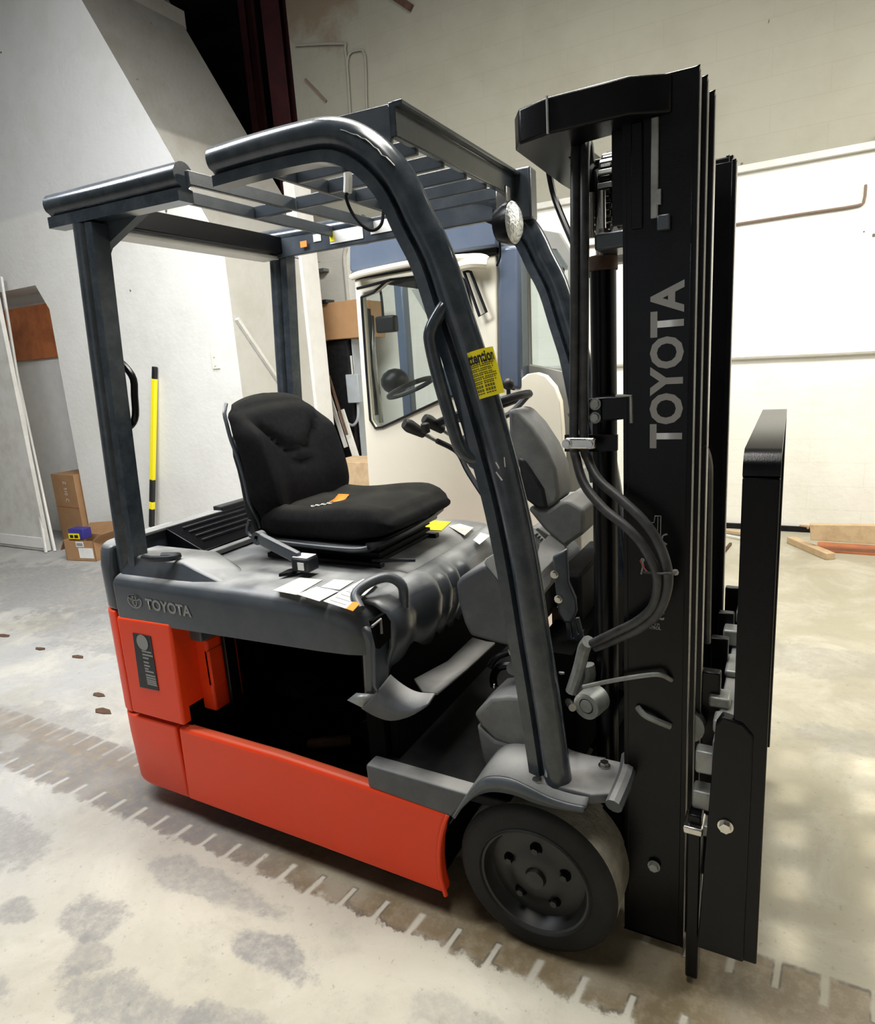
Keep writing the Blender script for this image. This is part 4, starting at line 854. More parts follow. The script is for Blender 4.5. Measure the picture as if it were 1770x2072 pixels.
# tilt-cylinder cover boxes beside the near pillar
MB().pxy([(957, 1446), (992, 1413), (1028, 1409), (1085, 1414), (1092, 1530), (1040, 1515), (1000, 1498), (972, 1470)], 1.55, .14).build('tilt_cover_upper', 'cowl', FK, bevel=.012, seg=3)
MB().pxy([(963, 1468), (1000, 1498), (1046, 1510), (1094, 1531), (1089, 1592), (1050, 1590), (1010, 1578), (982, 1572)], 1.548, .12).build('tilt_cover_lower', 'cowl', FK, bevel=.010, seg=3)
MB().tube([aty(1046, 1511, 1.545), aty(1070, 1520, 1.545), aty(1094, 1532, 1.545)], .004, 6).build('cover_edge', 'white_paint', FK)
MB().prism([aty(850, 1470, 1.9), aty(880, 1455, 1.9), aty(965, 1510, 1.9), aty(940, 1540, 1.9)], (0, .03, 0)).build('floor_pad', 'cowl_dark', FK)
# --- dash -------------------------------------------------------------
MB().pxy([(921, 1180), (931, 1168), (978, 1142), (990, 1150), (1048, 1228), (1056, 1314), (1010, 1304), (950, 1287), (938, 1262), (926, 1220)], 1.60, .62).build('dash_box', 'cowl_dark', FK, bevel=.012, seg=3)
MB().prism([aty(978, 1140, 1.6), aty(1050, 1228, 1.6), aty(1062, 1250, 1.62), aty(1130, 1170, 1.82), aty(1150, 1120, 1.95), aty(1085, 1075, 1.95)], (.0, .012, .012)).build('dash_lid', 'cowl', FK, bevel=.005)
MB().prism([aty(1080, 1160, 1.62), aty(1092, 1100, 1.80), aty(1110, 1084, 1.85), aty(1140, 1108, 1.85), aty(1152, 1100, 1.9), aty(1156, 1094, 1.95), aty(1090, 1164, 1.63)], (0, .02, .0)).build('dash_tray', 'cowl', FK, bevel=.004)
MB().pxy([(1066, 1030), (1078, 1023), (1092, 1034), (1108, 1032), (1134, 1014), (1150, 1012), (1182, 1032), (1182, 1080), (1140, 1108), (1100, 1072)], 1.86, .30).build('dash_cowl', 'cowl', FK, bevel=.012, seg=3)
for i in range(5): MB().tube([aty(1079+i*5, 1072+i*5, 1.85), aty(1086+i*5, 1082+i*5, 1.83)], .006, 6).build('knuckle_ring', 'cowl', FK)
MB().pxy([(1116, 1126), (1146, 1110), (1150, 1180), (1164, 1212), (1166, 1238), (1156, 1262), (1140, 1262), (1128, 1240), (1122, 1190)], 1.70, .02).build('hinge_plate', 'slate', FK, bevel=.008, seg=3)
for px_, py_ in ((1122, 1162), (1130, 1212)): bolt(aty(px_, py_, 1.70), (0, -1, 0), .009, .008)
for a_, b_ in (((1148, 1255), (1156, 1320)), ((1158, 1250), (1168, 1300)), ((1168, 1250), (1178, 1290))): MB().bar(aty(*a_, 1.72), aty(*b_, 1.72), .010, .010, (0, 1, 0)).build('plate_prong', 'slate', FK)
MB().pxy([(1150, 1300), (1178, 1278), (1166, 1320), (1152, 1318)], 1.72, .02).build('plate_foot', 'slate', FK)
MB().box((-.62, 1.86, .60), (-.54, 2.25, .95)).build('dash_backing', 'black_matt', FK, bevel=.01)
MB().box((-.62, 1.62, .42), (-.50, 2.30, .80)).build('front_cross_member', 'shade_black', FK)
# steering column, wheel, levers
MB().prism([aty(1028, 828, 1.86), aty(1048, 832, 1.86), aty(1076, 862, 1.86), aty(1104, 905, 1.86), aty(1124, 950, 1.86), aty(1131, 1000, 1.86), aty(1126, 1018, 1.86), aty(1104, 1030, 1.86), aty(1090, 1028, 1.86), aty(1070, 1000, 1.86), aty(1030, 900, 1.86)], (0, .14, 0)).build('column_cover', 'cowl', FK, bevel=.022, seg=4)
MB().pxy([(1045, 925), (1060, 928), (1100, 990), (1108, 1030), (1086, 1030), (1060, 1010)], 1.852, .02).build('column_side', 'plastic', FK, bevel=.01)
wc = at(976, 826, 1, 1.93); 
l_, r_ = aty(896, 856, 1.93), aty(1064, 797, 1.93)
rad = (r_-l_).length/2; wc = l_.lerp(r_, .5); ux = (r_-l_).normalized(); uy = (V((0, 1, 0))).normalized(); nn = ux.cross(uy)
uy2 = uy
SW = MB().tube([wc+ux*math.cos(a_)*rad+uy2*math.sin(a_)*rad for a_ in [2*math.pi*i/28 for i in range(29)]], .0125, 12, 1, cap=False).build('steering_wheel', 'plastic', FK, smooth=60)
MB().cyl(wc-nn*.03, wc-nn*.055, .045, 24).build('wheel_hub', 'cowl', SW, bevel=.006)
for a_ in (0, 120, 240):
    e_ = wc+ux*math.cos(R(a_+20))*rad+uy2*math.sin(R(a_+20))*rad
    MB().tube([wc-nn*.045, wc.lerp(e_, .5)-nn*.04, e_], .010, 8).build('wheel_spoke', 'cowl_dark', SW)
kp = wc+ux*rad*.72+uy2*rad*.45+V((0, 0, .0)); kb = at(1028, 777, 1, kp.y)
MB().sphere(kb, .020, 14).build('spinner_knob', 'ink', SW); MB().cyl(kb, kb-V((0, 0, .04)), .007, 10).build('knob_stem', 'ink', SW)
MB().tube([wc-nn*.04, aty(1000, 880, 1.93), aty(1040, 950, 1.93)], .022, 12).build('steering_shaft', 'plastic', FK)
def lever(kn, base, y0, y1, nm='hydraulic_lever', r=.021):
    a_, b_ = aty(*kn, y0), aty(*base, y1); d = (b_-a_).normalized()
    o = MB().tube([a_+d*.05, b_], .0065, 8).build(nm, 'worn_steel', FK)
    q = MB(); q.tube([a_-d*.012, a_, a_+d*.02, a_+d*.045, a_+d*.065], lambda t_: r*(.7+.35*math.sin(min(1, t_*1.6)*math.pi*.5) if t_ < .35 else 1.0-.55*(t_-.35)), 14, 3)
    q.build('lever_knob', 'ink', o, smooth=60); return o
lever((824, 860), (945, 925), 1.72, 1.90); lever((864, 850), (950, 905), 1.80, 1.93)
a_ = aty(862, 876, 1.69); MB().cyl(a_, a_+V((0, -.004, .03)), .013, 14).build('rocker_switch', 'ink', FK, bevel=.004)
MB().tube([aty(884, 892, 1.70), aty(925, 915, 1.75), aty(950, 960, 1.72), aty(1010, 1050, 1.65)], .0085, 8, 5).build('lever_linkage', 'plastic', FK)
MB().sphere(aty(952, 892, 1.93), .034, 14, (1, 1, .8)).build('switch_boot', 'plastic', FK)
MB().box((-.92, 1.90, 1.28), (-.84, 1.98, 1.36)).build('lever_housing', 'plastic', FK, bevel=.015)
MB().pxy([(998, 1095), (1010, 1070), (1035, 1066), (1040, 1110), (1008, 1112)], 1.8, .1).build('pedal_guard', 'plastic', FK, bevel=.01)
# hydraulic clutter behind the pillar
cl_ = random.Random(9)
def cltube(pts, y, r, mt, nm): return MB().tube([aty(a, b, y+cl_.uniform(-.02, .02)) for a, b in pts], r, 8, 4).build(nm, mt, FK)
cltube([(1122, 1330), (1145, 1350), (1160, 1338)], 1.66, .0055, 'worn_steel', 'steel_line')
cltube([(1122, 1340), (1135, 1362), (1152, 1350), (1158, 1330)], 1.64, .005, 'worn_steel', 'steel_line')
cltube([(1125, 1375), (1140, 1372), (1150, 1362)], 1.64, .006, 'red_ink', 'red_wire')
cltube([(990, 1350), (1005, 1330), (1030, 1320)], 1.75, .010, 'black', 'hydraulic_hose')
cltube([(1000, 1390), (998, 1370), (1010, 1350), (1040, 1345)], 1.8, .013, 'black', 'hydraulic_hose')
MB().tube([aty(1156, 1400, 1.62), aty(1172, 1350, 1.62), aty(1182, 1310, 1.60), aty(1190, 1298, 1.58)], .017, 10).build('hose_fitting', 'worn_steel', FK)
MB().tube([aty(1168, 1405, 1.66), aty(1190, 1370, 1.66), aty(1188, 1345, 1.66)], .020, 10).build('hose_fitting', 'worn_steel', FK)
MB().lathe(aty(1185, 1430, 1.545), (.25, 1, 0), [(0, .001), (0, .017), (.01, .019), (.002, .021), (0, .036), (.02, .038), (.06, .038), (.06, .001)], 28).build('tilt_pin', 'worn_steel', FK)
MB().cyl(aty(1150, 1420, 1.6), aty(1158, 1432, 1.52), .010, 12).build('grease_fitting', 'steel', FK)
MB().cyl(aty(1044, 1354, 1.7), aty(1038, 1352, 1.62), .020, 14).build('sensor_cap', 'cowl', FK)
MB().box(tuple(aty(1118, 1300, 1.85)), tuple(aty(1140, 1235, 1.85)+V((0, .02, 0)))).build('rusty_plate', 'rust', FK)
MB().sphere(aty(1000, 1390, 1.7), .006, 10, (1, 1, 2)).build('brass_fitting', 'steel', FK)
MB().tube([aty(1178, 1640, 1.6), aty(1230, 1648, 1.6), aty(1285, 1656, 1.56)], .004, 6).build('ground_wire', 'worn_steel', FK)
MB().box((-.52, 1.62, .10), (-.36, 2.3, .36)).build('drive_axle', 'black_matt', FK, bevel=.02)
MB().cyl((-.40, 1.56, .30), (-.40, 2.3, .30), .09, 24).build('drive_motor', 'shade_black', FK)

# --- seat -------------------------------------------------------------
ycs = 1.925
def sgnp(v_, e_): return math.copysign(abs(v_)**e_, v_)
def sm_(x, a, b): 
    t_ = max(0, min(1, (x-a)/(b-a))); return t_*t_*(3-2*t_)
def interp(x, tab):
    for (a, va), (b, vb) in zip(tab, tab[1:]):
        if x <= b: return va+(vb-va)*sm_(x, a, b)
    return tab[-1][1]
rings = []; N = 72; K = 30
for k in range(K+1):
    h = k/K; z = 1.075+.455*h
    wd = interp(h, [(0, .195), (.25, .235), (.5, .235), (.72, .236), (.9, .222), (1, .185)])
    th = interp(h, [(0, .05), (.3, .062), (.6, .05), (.9, .040), (1, .018)])
    xc = -1.665-.10*h+.03*math.sin(h*math.pi)
    ring_ = []
    for i in range(N):
        t_ = 2*math.pi*i/N; cy, sx_ = sgnp(math.cos(t_), .55), sgnp(math.sin(t_), .7)
        s_ = abs(cy); x = xc+th*sx_; y = ycs+wd*cy
        if sx_ > 0:
            x += (.055*sm_(s_, .45, .95)*(1-sm_(h, .7, .95)))*min(1, sx_*1.6)
            cr = .45+.40*max(0, s_-.04)/.8
            d_ = h-cr
            if s_ < .85: x -= .020*math.exp(-(d_/.030)**2)*sm_(sx_, .2, .6)*(1-sm_(s_, .7, .85)); 
            x += .014*sm_(h, cr, cr+.15)*(1-sm_(s_, .6, .95))*(1-sm_(h, .85, 1))*sm_(sx_, .1, .5)
        ring_.append(V((x, y, z+ (.012*(1-s_*s_) if k == K else 0)-.02*sm_(h, .6, 1)*s_*s_)))
    rings.append(ring_)
SB = MB().loft(rings).build('seat_backrest', 'fabric', FK, smooth=80)
# piping round the backrest shell and the shell itself
pip = [V((-1.70-.0*h, ycs-interp(h, [(0, .20), (.25, .238), (.5, .238), (.72, .239), (.9, .225), (1, .19)]), 1.06+.455*h)) for h in [i/14 for i in range(15)]]
pip = [V((p.x-.005-.10*(i/14)+.03*math.sin(i/14*math.pi), p.y, p.z)) for i, p in enumerate(pip)]
MB().tube([V((p.x+.0, p.y+.016, p.z)) for p in pip], .007, 8, 2).build('seat_piping', 'slate', FK)
sh = []
for k in range(11):
    h = k/10; wd = interp(h, [(0, .17), (.3, .21), (.7, .20), (1, .13)]); xc = -1.735-.085*h+.03*math.sin(h*math.pi)
    sh.append([V((xc+.028*sgnp(math.sin(t_), .6), ycs+wd*sgnp(math.cos(t_), .5), .99+.48*h)) for t_ in [2*math.pi*i/24 for i in range(24)]])
MB().loft(sh).build('seat_shell', 'plastic', FK, smooth=60)
rings = []; K = 34
for k in range(K+1):
    u = k/K; x = -1.665+.555*u
    wd = interp(u, [(0, .22), (.15, .245), (.8, .252), (.93, .235), (1, .20)])
    zt_ = interp(u, [(0, 1.145), (.3, 1.135), (.75, 1.155), (.9, 1.150), (1, 1.115)])
    zb_ = interp(u, [(0, 1.035), (.7, 1.035), (.85, 1.055), (1, 1.085)])
    if k == 0: zt_, zb_ = 1.12, 1.05
    ring_ = []
    for i in range(N):
        t_ = 2*math.pi*i/N; cy, sz = sgnp(math.cos(t_), .42), sgnp(math.sin(t_), .6)
        s_ = abs(cy); z = (zt_+zb_)/2+(zt_-zb_)/2*sz; y = ycs+wd*cy
        if sz > 0: z += (.022*sm_(s_, .5, .82)-.012*sm_(s_, .88, 1))*sm_(u, .02, .15)*(1-sm_(u, .82, 1)); z -= .008*math.exp(-((s_-.52)/.05)**2)*(1-sm_(u, .8, 1))
        ring_.append(V((x, y, z)))
    rings.append(ring_)
MB().loft(rings).build('seat_cushion', 'fabric', FK, smooth=80)
pan = [(-1.70, -.235), (-1.25, -.262), (-1.19, -.24), (-1.19, .24), (-1.25, .262), (-1.70, .235)]
MB().prism([(a, ycs+b, 1.018) for a, b in pan], (0, 0, .026)).build('seat_pan', 'plastic', FK, bevel=.010, seg=3)
MB().tube([(-1.71, ycs-.23, 1.10), (-1.70, ycs-.245, 1.045), (-1.5, ycs-.258, 1.035), (-1.25, ycs-.268, 1.036), (-1.19, ycs-.25, 1.04)], .007, 8).build('seat_piping', 'slate', FK)
MB().tube([(-1.20, ycs-.235, 1.045), (-1.15, ycs-.22, 1.05), (-1.12, ycs-.10, 1.062), (-1.12, ycs+.05, 1.07), (-1.15, ycs+.2, 1.07)], .009, 8).build('seat_front_bar', 'plastic', FK)
sus = MB()
for k in range(5):
    z = .962+.012*k; d = .012 if k % 2 else 0; sus.box((-1.62+d, ycs-.17+d, z), (-1.20-d, ycs+.19-d, z+.0125))
sus.build('seat_suspension', 'black_matt', FK, bevel=.002)
MB().bar((-1.66, ycs-.20, .968), (-1.17, ycs-.20, .968), .03, .018).build('seat_slide', 'black', FK, bevel=.003)
MB().bar((-1.66, ycs+.19, .968), (-1.17, ycs+.19, .968), .03, .018).build('seat_slide', 'black', FK, bevel=.003)
MB().tube([(-1.20, ycs-.21, .985), (-1.16, ycs-.22, .99), (-1.11, ycs-.20, .99), (-1.06, ycs-.17, .985)], .006, 8).build('slide_lever', 'plastic', FK)
# belt stalk with its buckle lying at the near side of the seat
s0, s1 = aty(524, 1088, 1.60), aty(606, 1130, 1.57)
q = MB(); q.bar(s0, s1, .022, .042); BL = q.build('belt_stalk', 'slate', FK, bevel=.008, seg=3)
MB().lathe(s0+V((0, -.013, 0)), (0, 1, 0), [(0, .010), (0, .023), (.03, .023), (.03, .010)], 20).build('stalk_pivot', 'slate', BL)
bb = s1+V((.012, .01, -.012))
MB().box((bb.x-.035, bb.y-.03, bb.z-.03), (bb.x+.035, bb.y+.03, bb.z+.018)).build('belt_buckle', 'plastic', BL, bevel=.008)
MB().box((bb.x-.030, bb.y-.025, bb.z+.018), (bb.x+.030, bb.y+.025, bb.z+.0205)).build('buckle_top', 'white', BL, bevel=.001)
MB().box((bb.x-.005, bb.y-.032, bb.z-.02), (bb.x+.02, bb.y-.029, bb.z+.005)).build('buckle_button', 'white', BL)
# orange belt strap and its chain lying on the cushion
st_ = MB(); st_.loft([[V((-1.52, 1.985, 1.143)), V((-1.47, 1.985, 1.143))], [V((-1.50, 1.93, 1.136)), V((-1.45, 1.93, 1.136))], [V((-1.49, 1.88, 1.134)), V((-1.445, 1.88, 1.134))]], cap=False, closed=False)
st_.build('belt_strap', 'orange_label', FK, solid=.003)['label'] = 'orange belt strap on the seat cushion'
ch = MB()
for i in range(4): ch.tube([V((-1.47-.012*i, 1.865-.018*i, 1.137))+V((.009*math.cos(a_), .011*math.sin(a_), .002*math.sin(2*a_))) for a_ in [i_*math.pi/4 for i_ in range(9)]], .0022, 6, 1)
ch.build('belt_chain', 'steel', FK)

# --- wheels ------------------------------------------------------------
def wheel(c, sgn, par=FK):
    c = V(c); ax = (0, sgn, 0)
    t = MB().lathe(c, ax, [(.006, .148), (-.002, .158), (.0, .168), (.003, .20), (.010, .216), (.018, .2235)], 64).build('tyre_sidewall', 'rubber', par, smooth=45)
    MB().lathe(c, ax, [(.018, .2235), (.165, .2235), (.176, .212), (.178, .15)], 64).build('tyre_tread', 'tread', t, smooth=45)
    MB().lathe(c, ax, [(-.003, .161), (-.007, .157), (-.003, .153), (.006, .150)], 64).build('tyre_bead', 'rubber', t, smooth=60)
    rm = MB().lathe(c, ax, [(-.001, .152), (.002, .146), (.030, .138), (.038, .132), (.034, .10), (.030, .075), (.022, .062), (.020, .03), (.008, .026), (.006, .001)], 64).build('wheel_rim', 'rim', t, smooth=40)
    for i in range(5):
        a_ = R(72*i+18); cc_ = c+V((.082*math.cos(a_), sgn*.032, .082*math.sin(a_)))
        MB().cyl(cc_, cc_-V((0, sgn*.002, 0)), .018, 16).build('stud_shade_disc', 'shade_black', t)  # dark disc paints the shade inside each stud hollow
        MB().cyl(cc_, cc_-V((0, sgn*.016, 0)), .010, 6).build('wheel_nut', 'rim', t)
    return t
wheel((-.555, yn, .2235), 1); wheel((-.555, yf, .2235), -1)
MB().lathe((-1.84, 1.86, .18), (0, 1, 0), [(0, .001), (0, .12), (.01, .175), (.14, .175), (.15, .12), (.15, .001)], 36).build('rear_wheel', 'rubber', FK)

# ================================================================= MAST
MT = None
def chan(name, y0, y1, xa, xb, z0, z1, mt='black', t=.012, fl=.05, sgn=1, bright=True):
    """C-channel upright: web at y0, flanges running inward"""
    q = MB(); ya, yb_ = (y0, y0+sgn*t)
    q.box((xa, min(ya, yb_), z0), (xb, max(ya, yb_), z1))
    ye = y0+sgn*fl
    q.box((xb-t, min(y0, ye), z0), (xb, max(y0, ye), z1)).box((xa, min(y0, ye), z0), (xa+t, max(y0, ye), z1))
    o = q.build(name, mt, FK, bevel=.002)
    if bright:
        MB().box((xb, min(y0, ye)+.004, z0+.02), (xb+.002, max(y0, ye)-.004, z1-.01)).build('polished_edge', 'polished', o, smooth=0)
    return o
ym = 1.55; zt = 2.148
for sg, y0 in ((1, ym), (-1, 3.86-ym)):
    chan('outer_upright', y0, 0, -.345, -.192, .03, zt, sgn=sg, fl=.032)
    chan('middle_upright', y0+sg*.034, 0, -.335, -.181, .05, zt-.01, sgn=sg, fl=.032)
    chan('inner_upright', y0+sg*.068, 0, -.325, -.170, .07, zt-.03, sgn=sg, fl=.036)
# top tie of the outer mast: a bent heavy plate running round behind
tie = [atz(1360, 145, 2.145), atz(1268, 145, 2.145), atz(1095, 192, 2.145), atz(1040, 217, 2.145), atz(1030, 235, 2.145)]
tie = [V((-.243, 1.545, 0)), V((-.318, 1.50, 0)), V((-.49, 1.50, 0)), V((-.566, 1.525, 0)), V((-.592, 1.57, 0)), V((-.60, 1.93, 0)), V((-.592, 2.29, 0)), V((-.49, 2.36, 0)), V((-.318, 2.36, 0)), V((-.243, 2.315, 0))]
inn = [V((-.243, 1.60, 0)), V((-.33, 1.60, 0)), V((-.44, 1.62, 0)), V((-.50, 1.70, 0)), V((-.51, 1.93, 0)), V((-.50, 2.16, 0)), V((-.44, 2.24, 0)), V((-.33, 2.26, 0)), V((-.243, 2.26, 0))]
zz0, zz1 = 2.072, 2.145
q = MB()
n1, n2 = len(tie), len(inn)
q.loft([[p+V((0, 0, zz0)) for p in tie], [p+V((0, 0, zz1)) for p in tie], ], cap=False, closed=False)
q.loft([[p+V((0, 0, zz0)) for p in inn], [p+V((0, 0, zz1)) for p in inn]], cap=False, closed=False)
for z_ in (zz0, zz1):
    vs = [p+V((0, 0, z_)) for p in tie]+[p+V((0, 0, z_)) for p in inn[::-1]]
    q.add(vs, [tuple(range(len(vs)))])
q.add([tie[0]+V((0, 0, zz0)), tie[0]+V((0, 0, zz1)), inn[0]+V((0, 0, zz1)), inn[0]+V((0, 0, zz0))], [(0, 1, 2, 3)])
q.add([tie[-1]+V((0, 0, zz0)), tie[-1]+V((0, 0, zz1)), inn[-1]+V((0, 0, zz1)), inn[-1]+V((0, 0, zz0))], [(0, 1, 2, 3)])
q.build('mast_top_tie', 'black', FK, bevel=.006, seg=3)
MB().tube([(-.4905, 1.4985, zz0), (-.4905, 1.4985, zz1)], .003, 6, 0).build('tie_weld', 'worn_steel', FK)
MB().box((-.335, 1.60, 2.0), (-.25, 2.26, 2.075)).build('upper_cross_member', 'black', FK, bevel=.004)
MB().prism([(-.52, 1.75, 2.07), (-.40, 1.75, 2.07), (-.40, 1.75, 1.95), (-.46, 1.75, 1.93)], (0, .03, 0)).build('tie_gusset', 'black', FK, bevel=.004)
MB().box((-.50, 2.02, 1.86), (-.36, 2.12, 2.05)).build('far_cylinder_head', 'worn_steel', FK, bevel=.02)
MB().tube([aty(1110, 345, 2.1), aty(1122, 400, 2.1), aty(1150, 470, 2.05), aty(1190, 560, 2.0)], .010, 8, 4).build('far_hose', 'black', FK)
# guide strip and stop block on the near upright
MB().box((-.283, 1.541, 1.875), (-.268, 1.549, 2.07)).build('wear_strip', 'worn_steel', FK, bevel=.002)
MB().box((-.272, 1.538, 1.90), (-.262, 1.549, 1.93)).build('wear_strip_lug', 'worn_steel', FK)
MB().box((-.268, 1.53, 1.848), (-.243, 1.551, 1.878)).build('stop_block', 'slate', FK, bevel=.003)
MB().box((-.325, 1.544, 1.86), (-.30, 1.551, 2.07)).build('guide_bar', 'black', FK, bevel=.003)
MB().box((-.42, 1.60, 1.835), (-.25, 1.72, 1.872)).build('cylinder_bracket', 'slate', FK, bevel=.006)
MB().box((-.262, 1.551, 1.848), (-.25, 1.72, 1.872)).build('bracket_web', 'slate', FK)
bolt((-.405, 1.63, 1.872), (0, 0, 1), .012, .01)
MB().box((-.375, 1.585, 1.88), (-.345, 1.60, 2.075)).build('mast_rear_plate', 'black', FK, bevel=.003)
# lift cylinders, rods, pulleys, chain
for yy, nm in ((1.70, 1), (2.16, 0)):
    MB().cyl((-.425, yy, .12), (-.425, yy, 1.80), .032, 28).build('lift_cylinder', 'black', FK, smooth=50)
    MB().cyl((-.425, yy, 1.80), (-.425, yy, 1.835), .036, 28).build('cylinder_gland', 'rust', FK, bevel=.003)
    MB().cyl((-.425, yy, 1.835), (-.425, yy, 2.03), .017, 20).build('cylinder_rod', 'steel', FK)
for i, xx in enumerate((-.455, -.435, -.41)): MB().cyl((xx, 1.64, 1.87), (xx, 1.64, 1.97), .008, 10).build('anchor_rod', ('rust', 'steel', 'steel')[i], FK)
pc = V((-.408, 1.745, 1.985))
MB().lathe(pc+V((-.018, 0, 0)), (1, 0, 0), [(0, .001), (0, .085), (.005, .088), (.009, .075), (.027, .075), (.031, .088), (.036, .085), (.036, .001)], 36).build('chain_sheave', 'black', FK)
for i in range(13):
    a_ = R(70+10*i); c = pc+V((0, .084*math.cos(a_), .084*math.sin(a_))); td = V((0, -math.sin(a_), math.cos(a_)))
    MB().bar(c-td*.0062, c+td*.0062, .034 if i % 2 else .026, .013, V((0, math.cos(a_), math.sin(a_)))).build('chain_link', 'worn_steel' if i % 2 else 'black', FK, bevel=.002)
for i in range(7):
    c = pc+V((0, -.084, -.03-.0150*i)); MB().bar(c-V((0, 0, .006)), c+V((0, 0, .006)), .030 if i % 2 else .024, .012, (0, 1, 0)).build('chain_link', 'black', FK, bevel=.002)
MB().lathe(pc+V((-.075, 0, -.01)), (1, 0, 0), [(0, .001), (0, .075), (.006, .082), (.012, .070), (.024, .070), (.030, .082), (.036, .075), (.036, .001)], 32).build('hose_sheave', 'black', FK)
# clamps
MB().pxy([(1190, 806), (1242, 803), (1276, 800), (1277, 815), (1280, 858), (1270, 858), (1268, 848), (1190, 856)], 1.60, .10).build('cylinder_clamp', 'black', FK, bevel=.004)
MB().tube([aty(1246, 801, 1.55), aty(1276, 801, 1.55), aty(1277, 856, 1.55)], .004, 6, 0).build('clamp_edge', 'worn_steel', FK)
MB().pxy([(1194, 806), (1216, 806), (1216, 855), (1194, 855)], 1.594, .006).build('clamp_plate', 'black', FK, bevel=.002)
for py_ in (818, 845): bolt(aty(1204, py_, 1.593), (0, -1, 0), .0105, .009, 'worn_steel')
MB().pxy([(1141, 886), (1204, 886), (1203, 910), (1141, 910)], 1.545, .012).build('hose_clamp', 'steel', FK, bevel=.010, seg=3)
for px_ in (1147, 1193): bolt(aty(px_, 898, 1.545), (0, -1, 0), .009, .007, 'steel')
MB().pxy([(1142, 880), (1248, 880), (1248, 912), (1206, 914), (1142, 914)], 1.60, .012).build('clamp_backing', 'black', FK)
h1 = [(1172, 330, 1.66), (1168, 296, 1.655), (1164, 330, 1.62), (1163, 600, 1.58), (1161, 880, 1.575), (1166, 930, 1.56), (1183, 982, 1.53), (1222, 1030, 1.50), (1264, 1064, 1.48), (1298, 1100, 1.47), (1324, 1148, 1.47), (1331, 1185, 1.475), (1320, 1228, 1.49), (1288, 1258, 1.50), (1240, 1282, 1.52), (1198, 1302, 1.56)]
h2 = [(1194, 330, 1.66), (1189, 290, 1.655), (1183, 330, 1.62), (1182, 600, 1.58), (1181, 880, 1.575), (1190, 930, 1.56), (1212, 972, 1.53), (1258, 1012, 1.50), (1300, 1052, 1.48), (1332, 1098, 1.47), (1349, 1148, 1.47), (1350, 1190, 1.475), (1332, 1238, 1.49), (1296, 1270, 1.50), (1250, 1292, 1.52), (1205, 1310, 1.56)]
for hh in (h1, h2): MB().tube([aty(a, b, c) for a, b, c in hh], .0115, 12, 5).build('mast_hose', 'hose', FK, smooth=60)
MB().tube([aty(1300, 1158, 1.50), aty(1335, 1161, 1.455), aty(1352, 1160, 1.455), aty(1366, 1158, 1.50)], .003, 6).build('hose_tie', 'hose', FK)
MB().sphere(aty(1366, 1158, 1.51), .008, 8).build('hose_tie_pin', 'worn_steel', FK)
MB().tube([aty(1180, 1390, 1.545), aty(1240, 1377, 1.53), aty(1310, 1366, 1.53), aty(1338, 1366, 1.53), aty(1358, 1376, 1.548)], .006, 8).build('guide_rod', 'worn_steel', FK)
MB().tube([aty(1290, 1431, 1.548), aty(1303, 1446, 1.535), aty(1325, 1457, 1.535), aty(1356, 1470, 1.548)], .008, 8).build('short_handle', 'worn_steel', FK)
MB().tube([aty(1420, 898, 1.62), aty(1432, 930, 1.70), aty(1434, 1000, 1.75), aty(1430, 1300, 1.80)], .010, 8, 5).build('inner_hose', 'hose', FK)
for z_ in (.25, .55): MB().box((-.32, 1.60, z_), (-.28, 2.26, z_+.09)).build('mast_cross_member', 'black', FK, bevel=.004)
bolt(aty(1323, 1752, 1.545), (0, -1, 0), .012, .008, 'worn_steel')
# lettering and decals on the mast face
a = aty(1310, 907, ym); b = aty(1385, 565, ym)
text('mast_lettering', 'TOYOTA', 'letter', FK, (-.2125, ym-.001, a.z), (0, 0, 1), (-1, 0, 0), .072, b.z-a.z, bold=.035, depth=-.001)
def dec(px, name='mast_decal', mt='letter', dz=.0015): return MB().pxy(px, ym-dz, .001).build(name, mt, FK, smooth=0)
MB().tube([aty(1300, 1060, ym-.001), aty(1323, 1057, ym-.001), aty(1325, 1044, ym-.001), aty(1337, 1044, ym-.001), aty(1336, 1100, ym-.001)], .0012, 4, 0).build('mast_decal', 'letter', FK)
MB().tube([aty(1331, 1046, ym-.001), aty(1330, 1092, ym-.001)], .001, 4, 0).build('mast_decal', 'letter', FK)
MB().tube([aty(1350, 1081, ym-.001), aty(1341, 1084, ym-.001), aty(1340, 1095, ym-.001), aty(1349, 1102, ym-.001)], .0022, 4, 3).build('mast_decal', 'letter', FK)
c = aty(1300, 1133, ym-.001); MB().lathe(c, (0, -1, 0), [(0, .001), (.0006, .001), (.0006, .005), (0, .005)], 12).build('mast_pictogram', 'letter', FK)
MB().bar(aty(1299, 1137, ym-.001), aty(1302, 1150, ym-.001), .006, .001, (0, 1, 0)).build('mast_pictogram', 'letter', FK)
MB().bar(aty(1302, 1148, ym-.001), aty(1310, 1158, ym-.001), .004, .001, (0, 1, 0)).build('mast_pictogram', 'letter', FK); MB().bar(aty(1300, 1148, ym-.001), aty(1297, 1162, ym-.001), .004, .001, (0, 1, 0)).build('mast_pictogram', 'letter', FK)
MB().bar(aty(1294, 1134, ym-.002), aty(1310, 1158, ym-.002), .002, .001, (0, 1, 0)).build('mast_pictogram_bar', 'red_ink', FK)
a = aty(1310, 1250, ym)
text('control_decal', 'AC', 'letter', FK, aty(1316, 1252, ym-.0012), (1, 0, 0), (0, 0, 1), .024, .032, bold=.04)
text('control_decal', 'POWER', 'letter', FK, aty(1298, 1262, ym-.0012), (1, 0, 0), (0, 0, 1), .007, .044)
text('control_decal', 'CONTROL', 'letter', FK, aty(1298, 1270, ym-.0012), (1, 0, 0), (0, 0, 1), .009, .046, bold=.03)
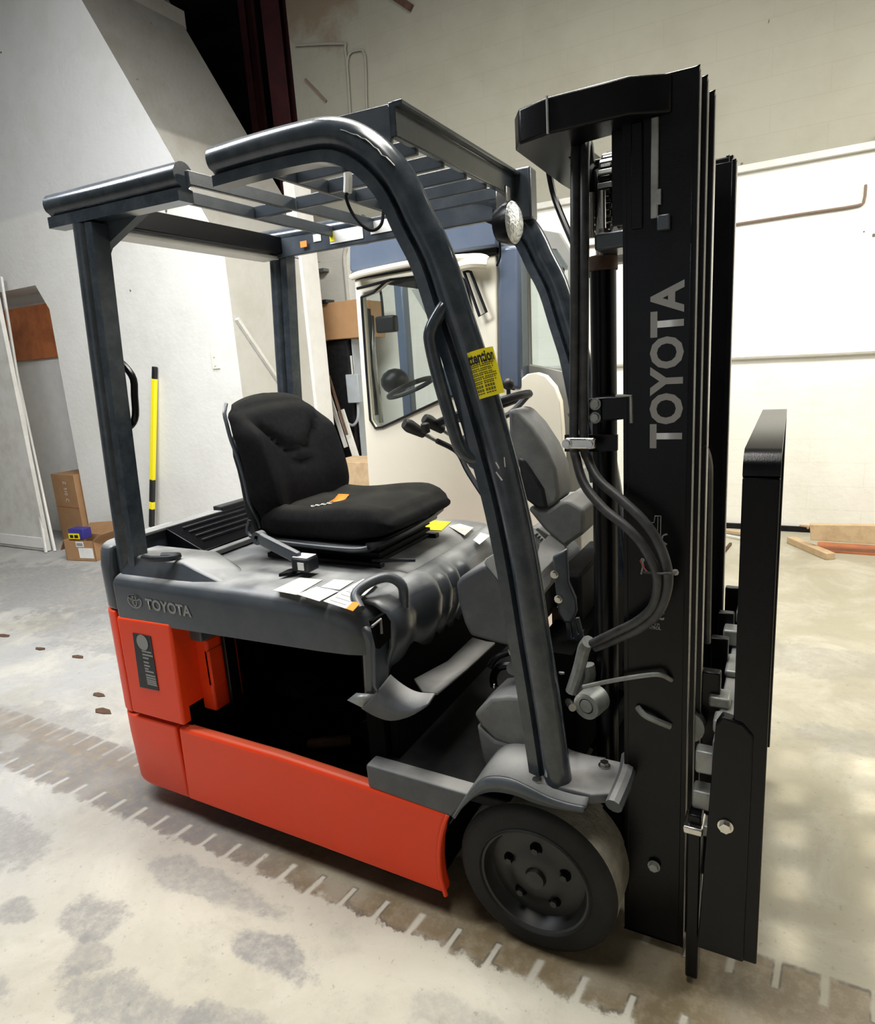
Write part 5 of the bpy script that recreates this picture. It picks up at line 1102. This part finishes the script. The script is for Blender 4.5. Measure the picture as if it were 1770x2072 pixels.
# --- carriage ----------------------------------------------------------
yb0, yb1 = 1.455, 2.47
MB().box((-.125, yb0+.01, .62), (-.085, yb1, .715)).build('carriage_bar', 'cowl_dark', FK, bevel=.006)
MB().box((-.125, yb0+.01, .20), (-.085, yb1, .31)).build('carriage_bar', 'cowl_dark', FK, bevel=.006)
for yy in (1.64, 1.86, 2.06, 2.30):
    MB().box((-.17, yy, .20), (-.125, yy+.03, .80)).build('carriage_upright', 'black', FK, bevel=.004)
for yy in (1.60, 2.24):
    MB().cyl((-.20, yy, .66), (-.20, yy+.03, .66), .045, 20).build('carriage_roller', 'worn_steel', FK)
for i, (x_, y_, z_, w_, d_, h_) in enumerate(((-.128, 1.50, .715, .045, .05, .035), (-.15, 1.62, .715, .05, .06, .028), (-.128, 1.80, .715, .045, .12, .02), (-.15, 2.00, .72, .05, .06, .05), (-.128, 2.2, .715, .045, .10, .04), (-.165, 1.50, .60, .045, .04, .06), (-.17, 1.50, .50, .05, .05, .05), (-.165, 1.49, .435, .06, .05, .03))):
    MB().box((x_, y_, z_), (x_+w_, y_+d_, z_+h_)).build('carriage_lug', 'worn_steel', FK, bevel=.006)
for k, y_ in enumerate((yb0, yb1-.035)):
    MB().box((-.082, y_, .147), (-.012, y_+.018, 1.335)).build('guard_upright', 'black', FK, bevel=.004)
    q = [(-.118, .765), (-.105, .79), (-.062, .78), (-.040, .755), (-.040, .147), (-.145, .147)]
    MB().prism([(a, y_-.006, b) for a, b in q], (0, .03, 0)).build('guard_side_plate', 'black', FK, bevel=.004)
    bolt((-.090, y_-.006, .513), (0, -1, 0), .013, .010, 'steel')
# the guard's top bar, bent down at both ends
zt_ = 1.385
pth = [(yb0+.008, 1.335), (yb0+.010, 1.355), (yb0+.022, 1.373), (yb0+.045, 1.380), (yb1-.06, 1.380), (yb1-.035, 1.372), (yb1-.026, 1.335)]
MB().loft([[V((-.082, y, z-.009)), V((-.012, y, z-.009)), V((-.012, y, z+.009)), V((-.082, y, z+.009))] if 3 <= i <= 4 else [V((-.082, y+.009*(1 if i < 3 else -1), z-.004)), V((-.012, y+.009*(1 if i < 3 else -1), z-.004)), V((-.012, y-.009*(1 if i < 3 else -1), z+.004)), V((-.082, y-.009*(1 if i < 3 else -1), z+.004))] for i, (y, z) in enumerate(pth)]).build('guard_top_bar', 'black', FK, smooth=40)
for y_ in (1.78, 2.12): MB().box((-.062, y_, .71), (-.042, y_+.03, 1.375)).build('guard_slat', 'black', FK, bevel=.003)
MB().box((-.175, 1.475, .02), (-.145, 1.535, .50)).build('fork_hook_bar', 'black', FK, bevel=.004)
MB().box((-.185, 1.46, .455), (-.140, 1.53, .475)).build('hook_cap', 'steel', FK, bevel=.004)
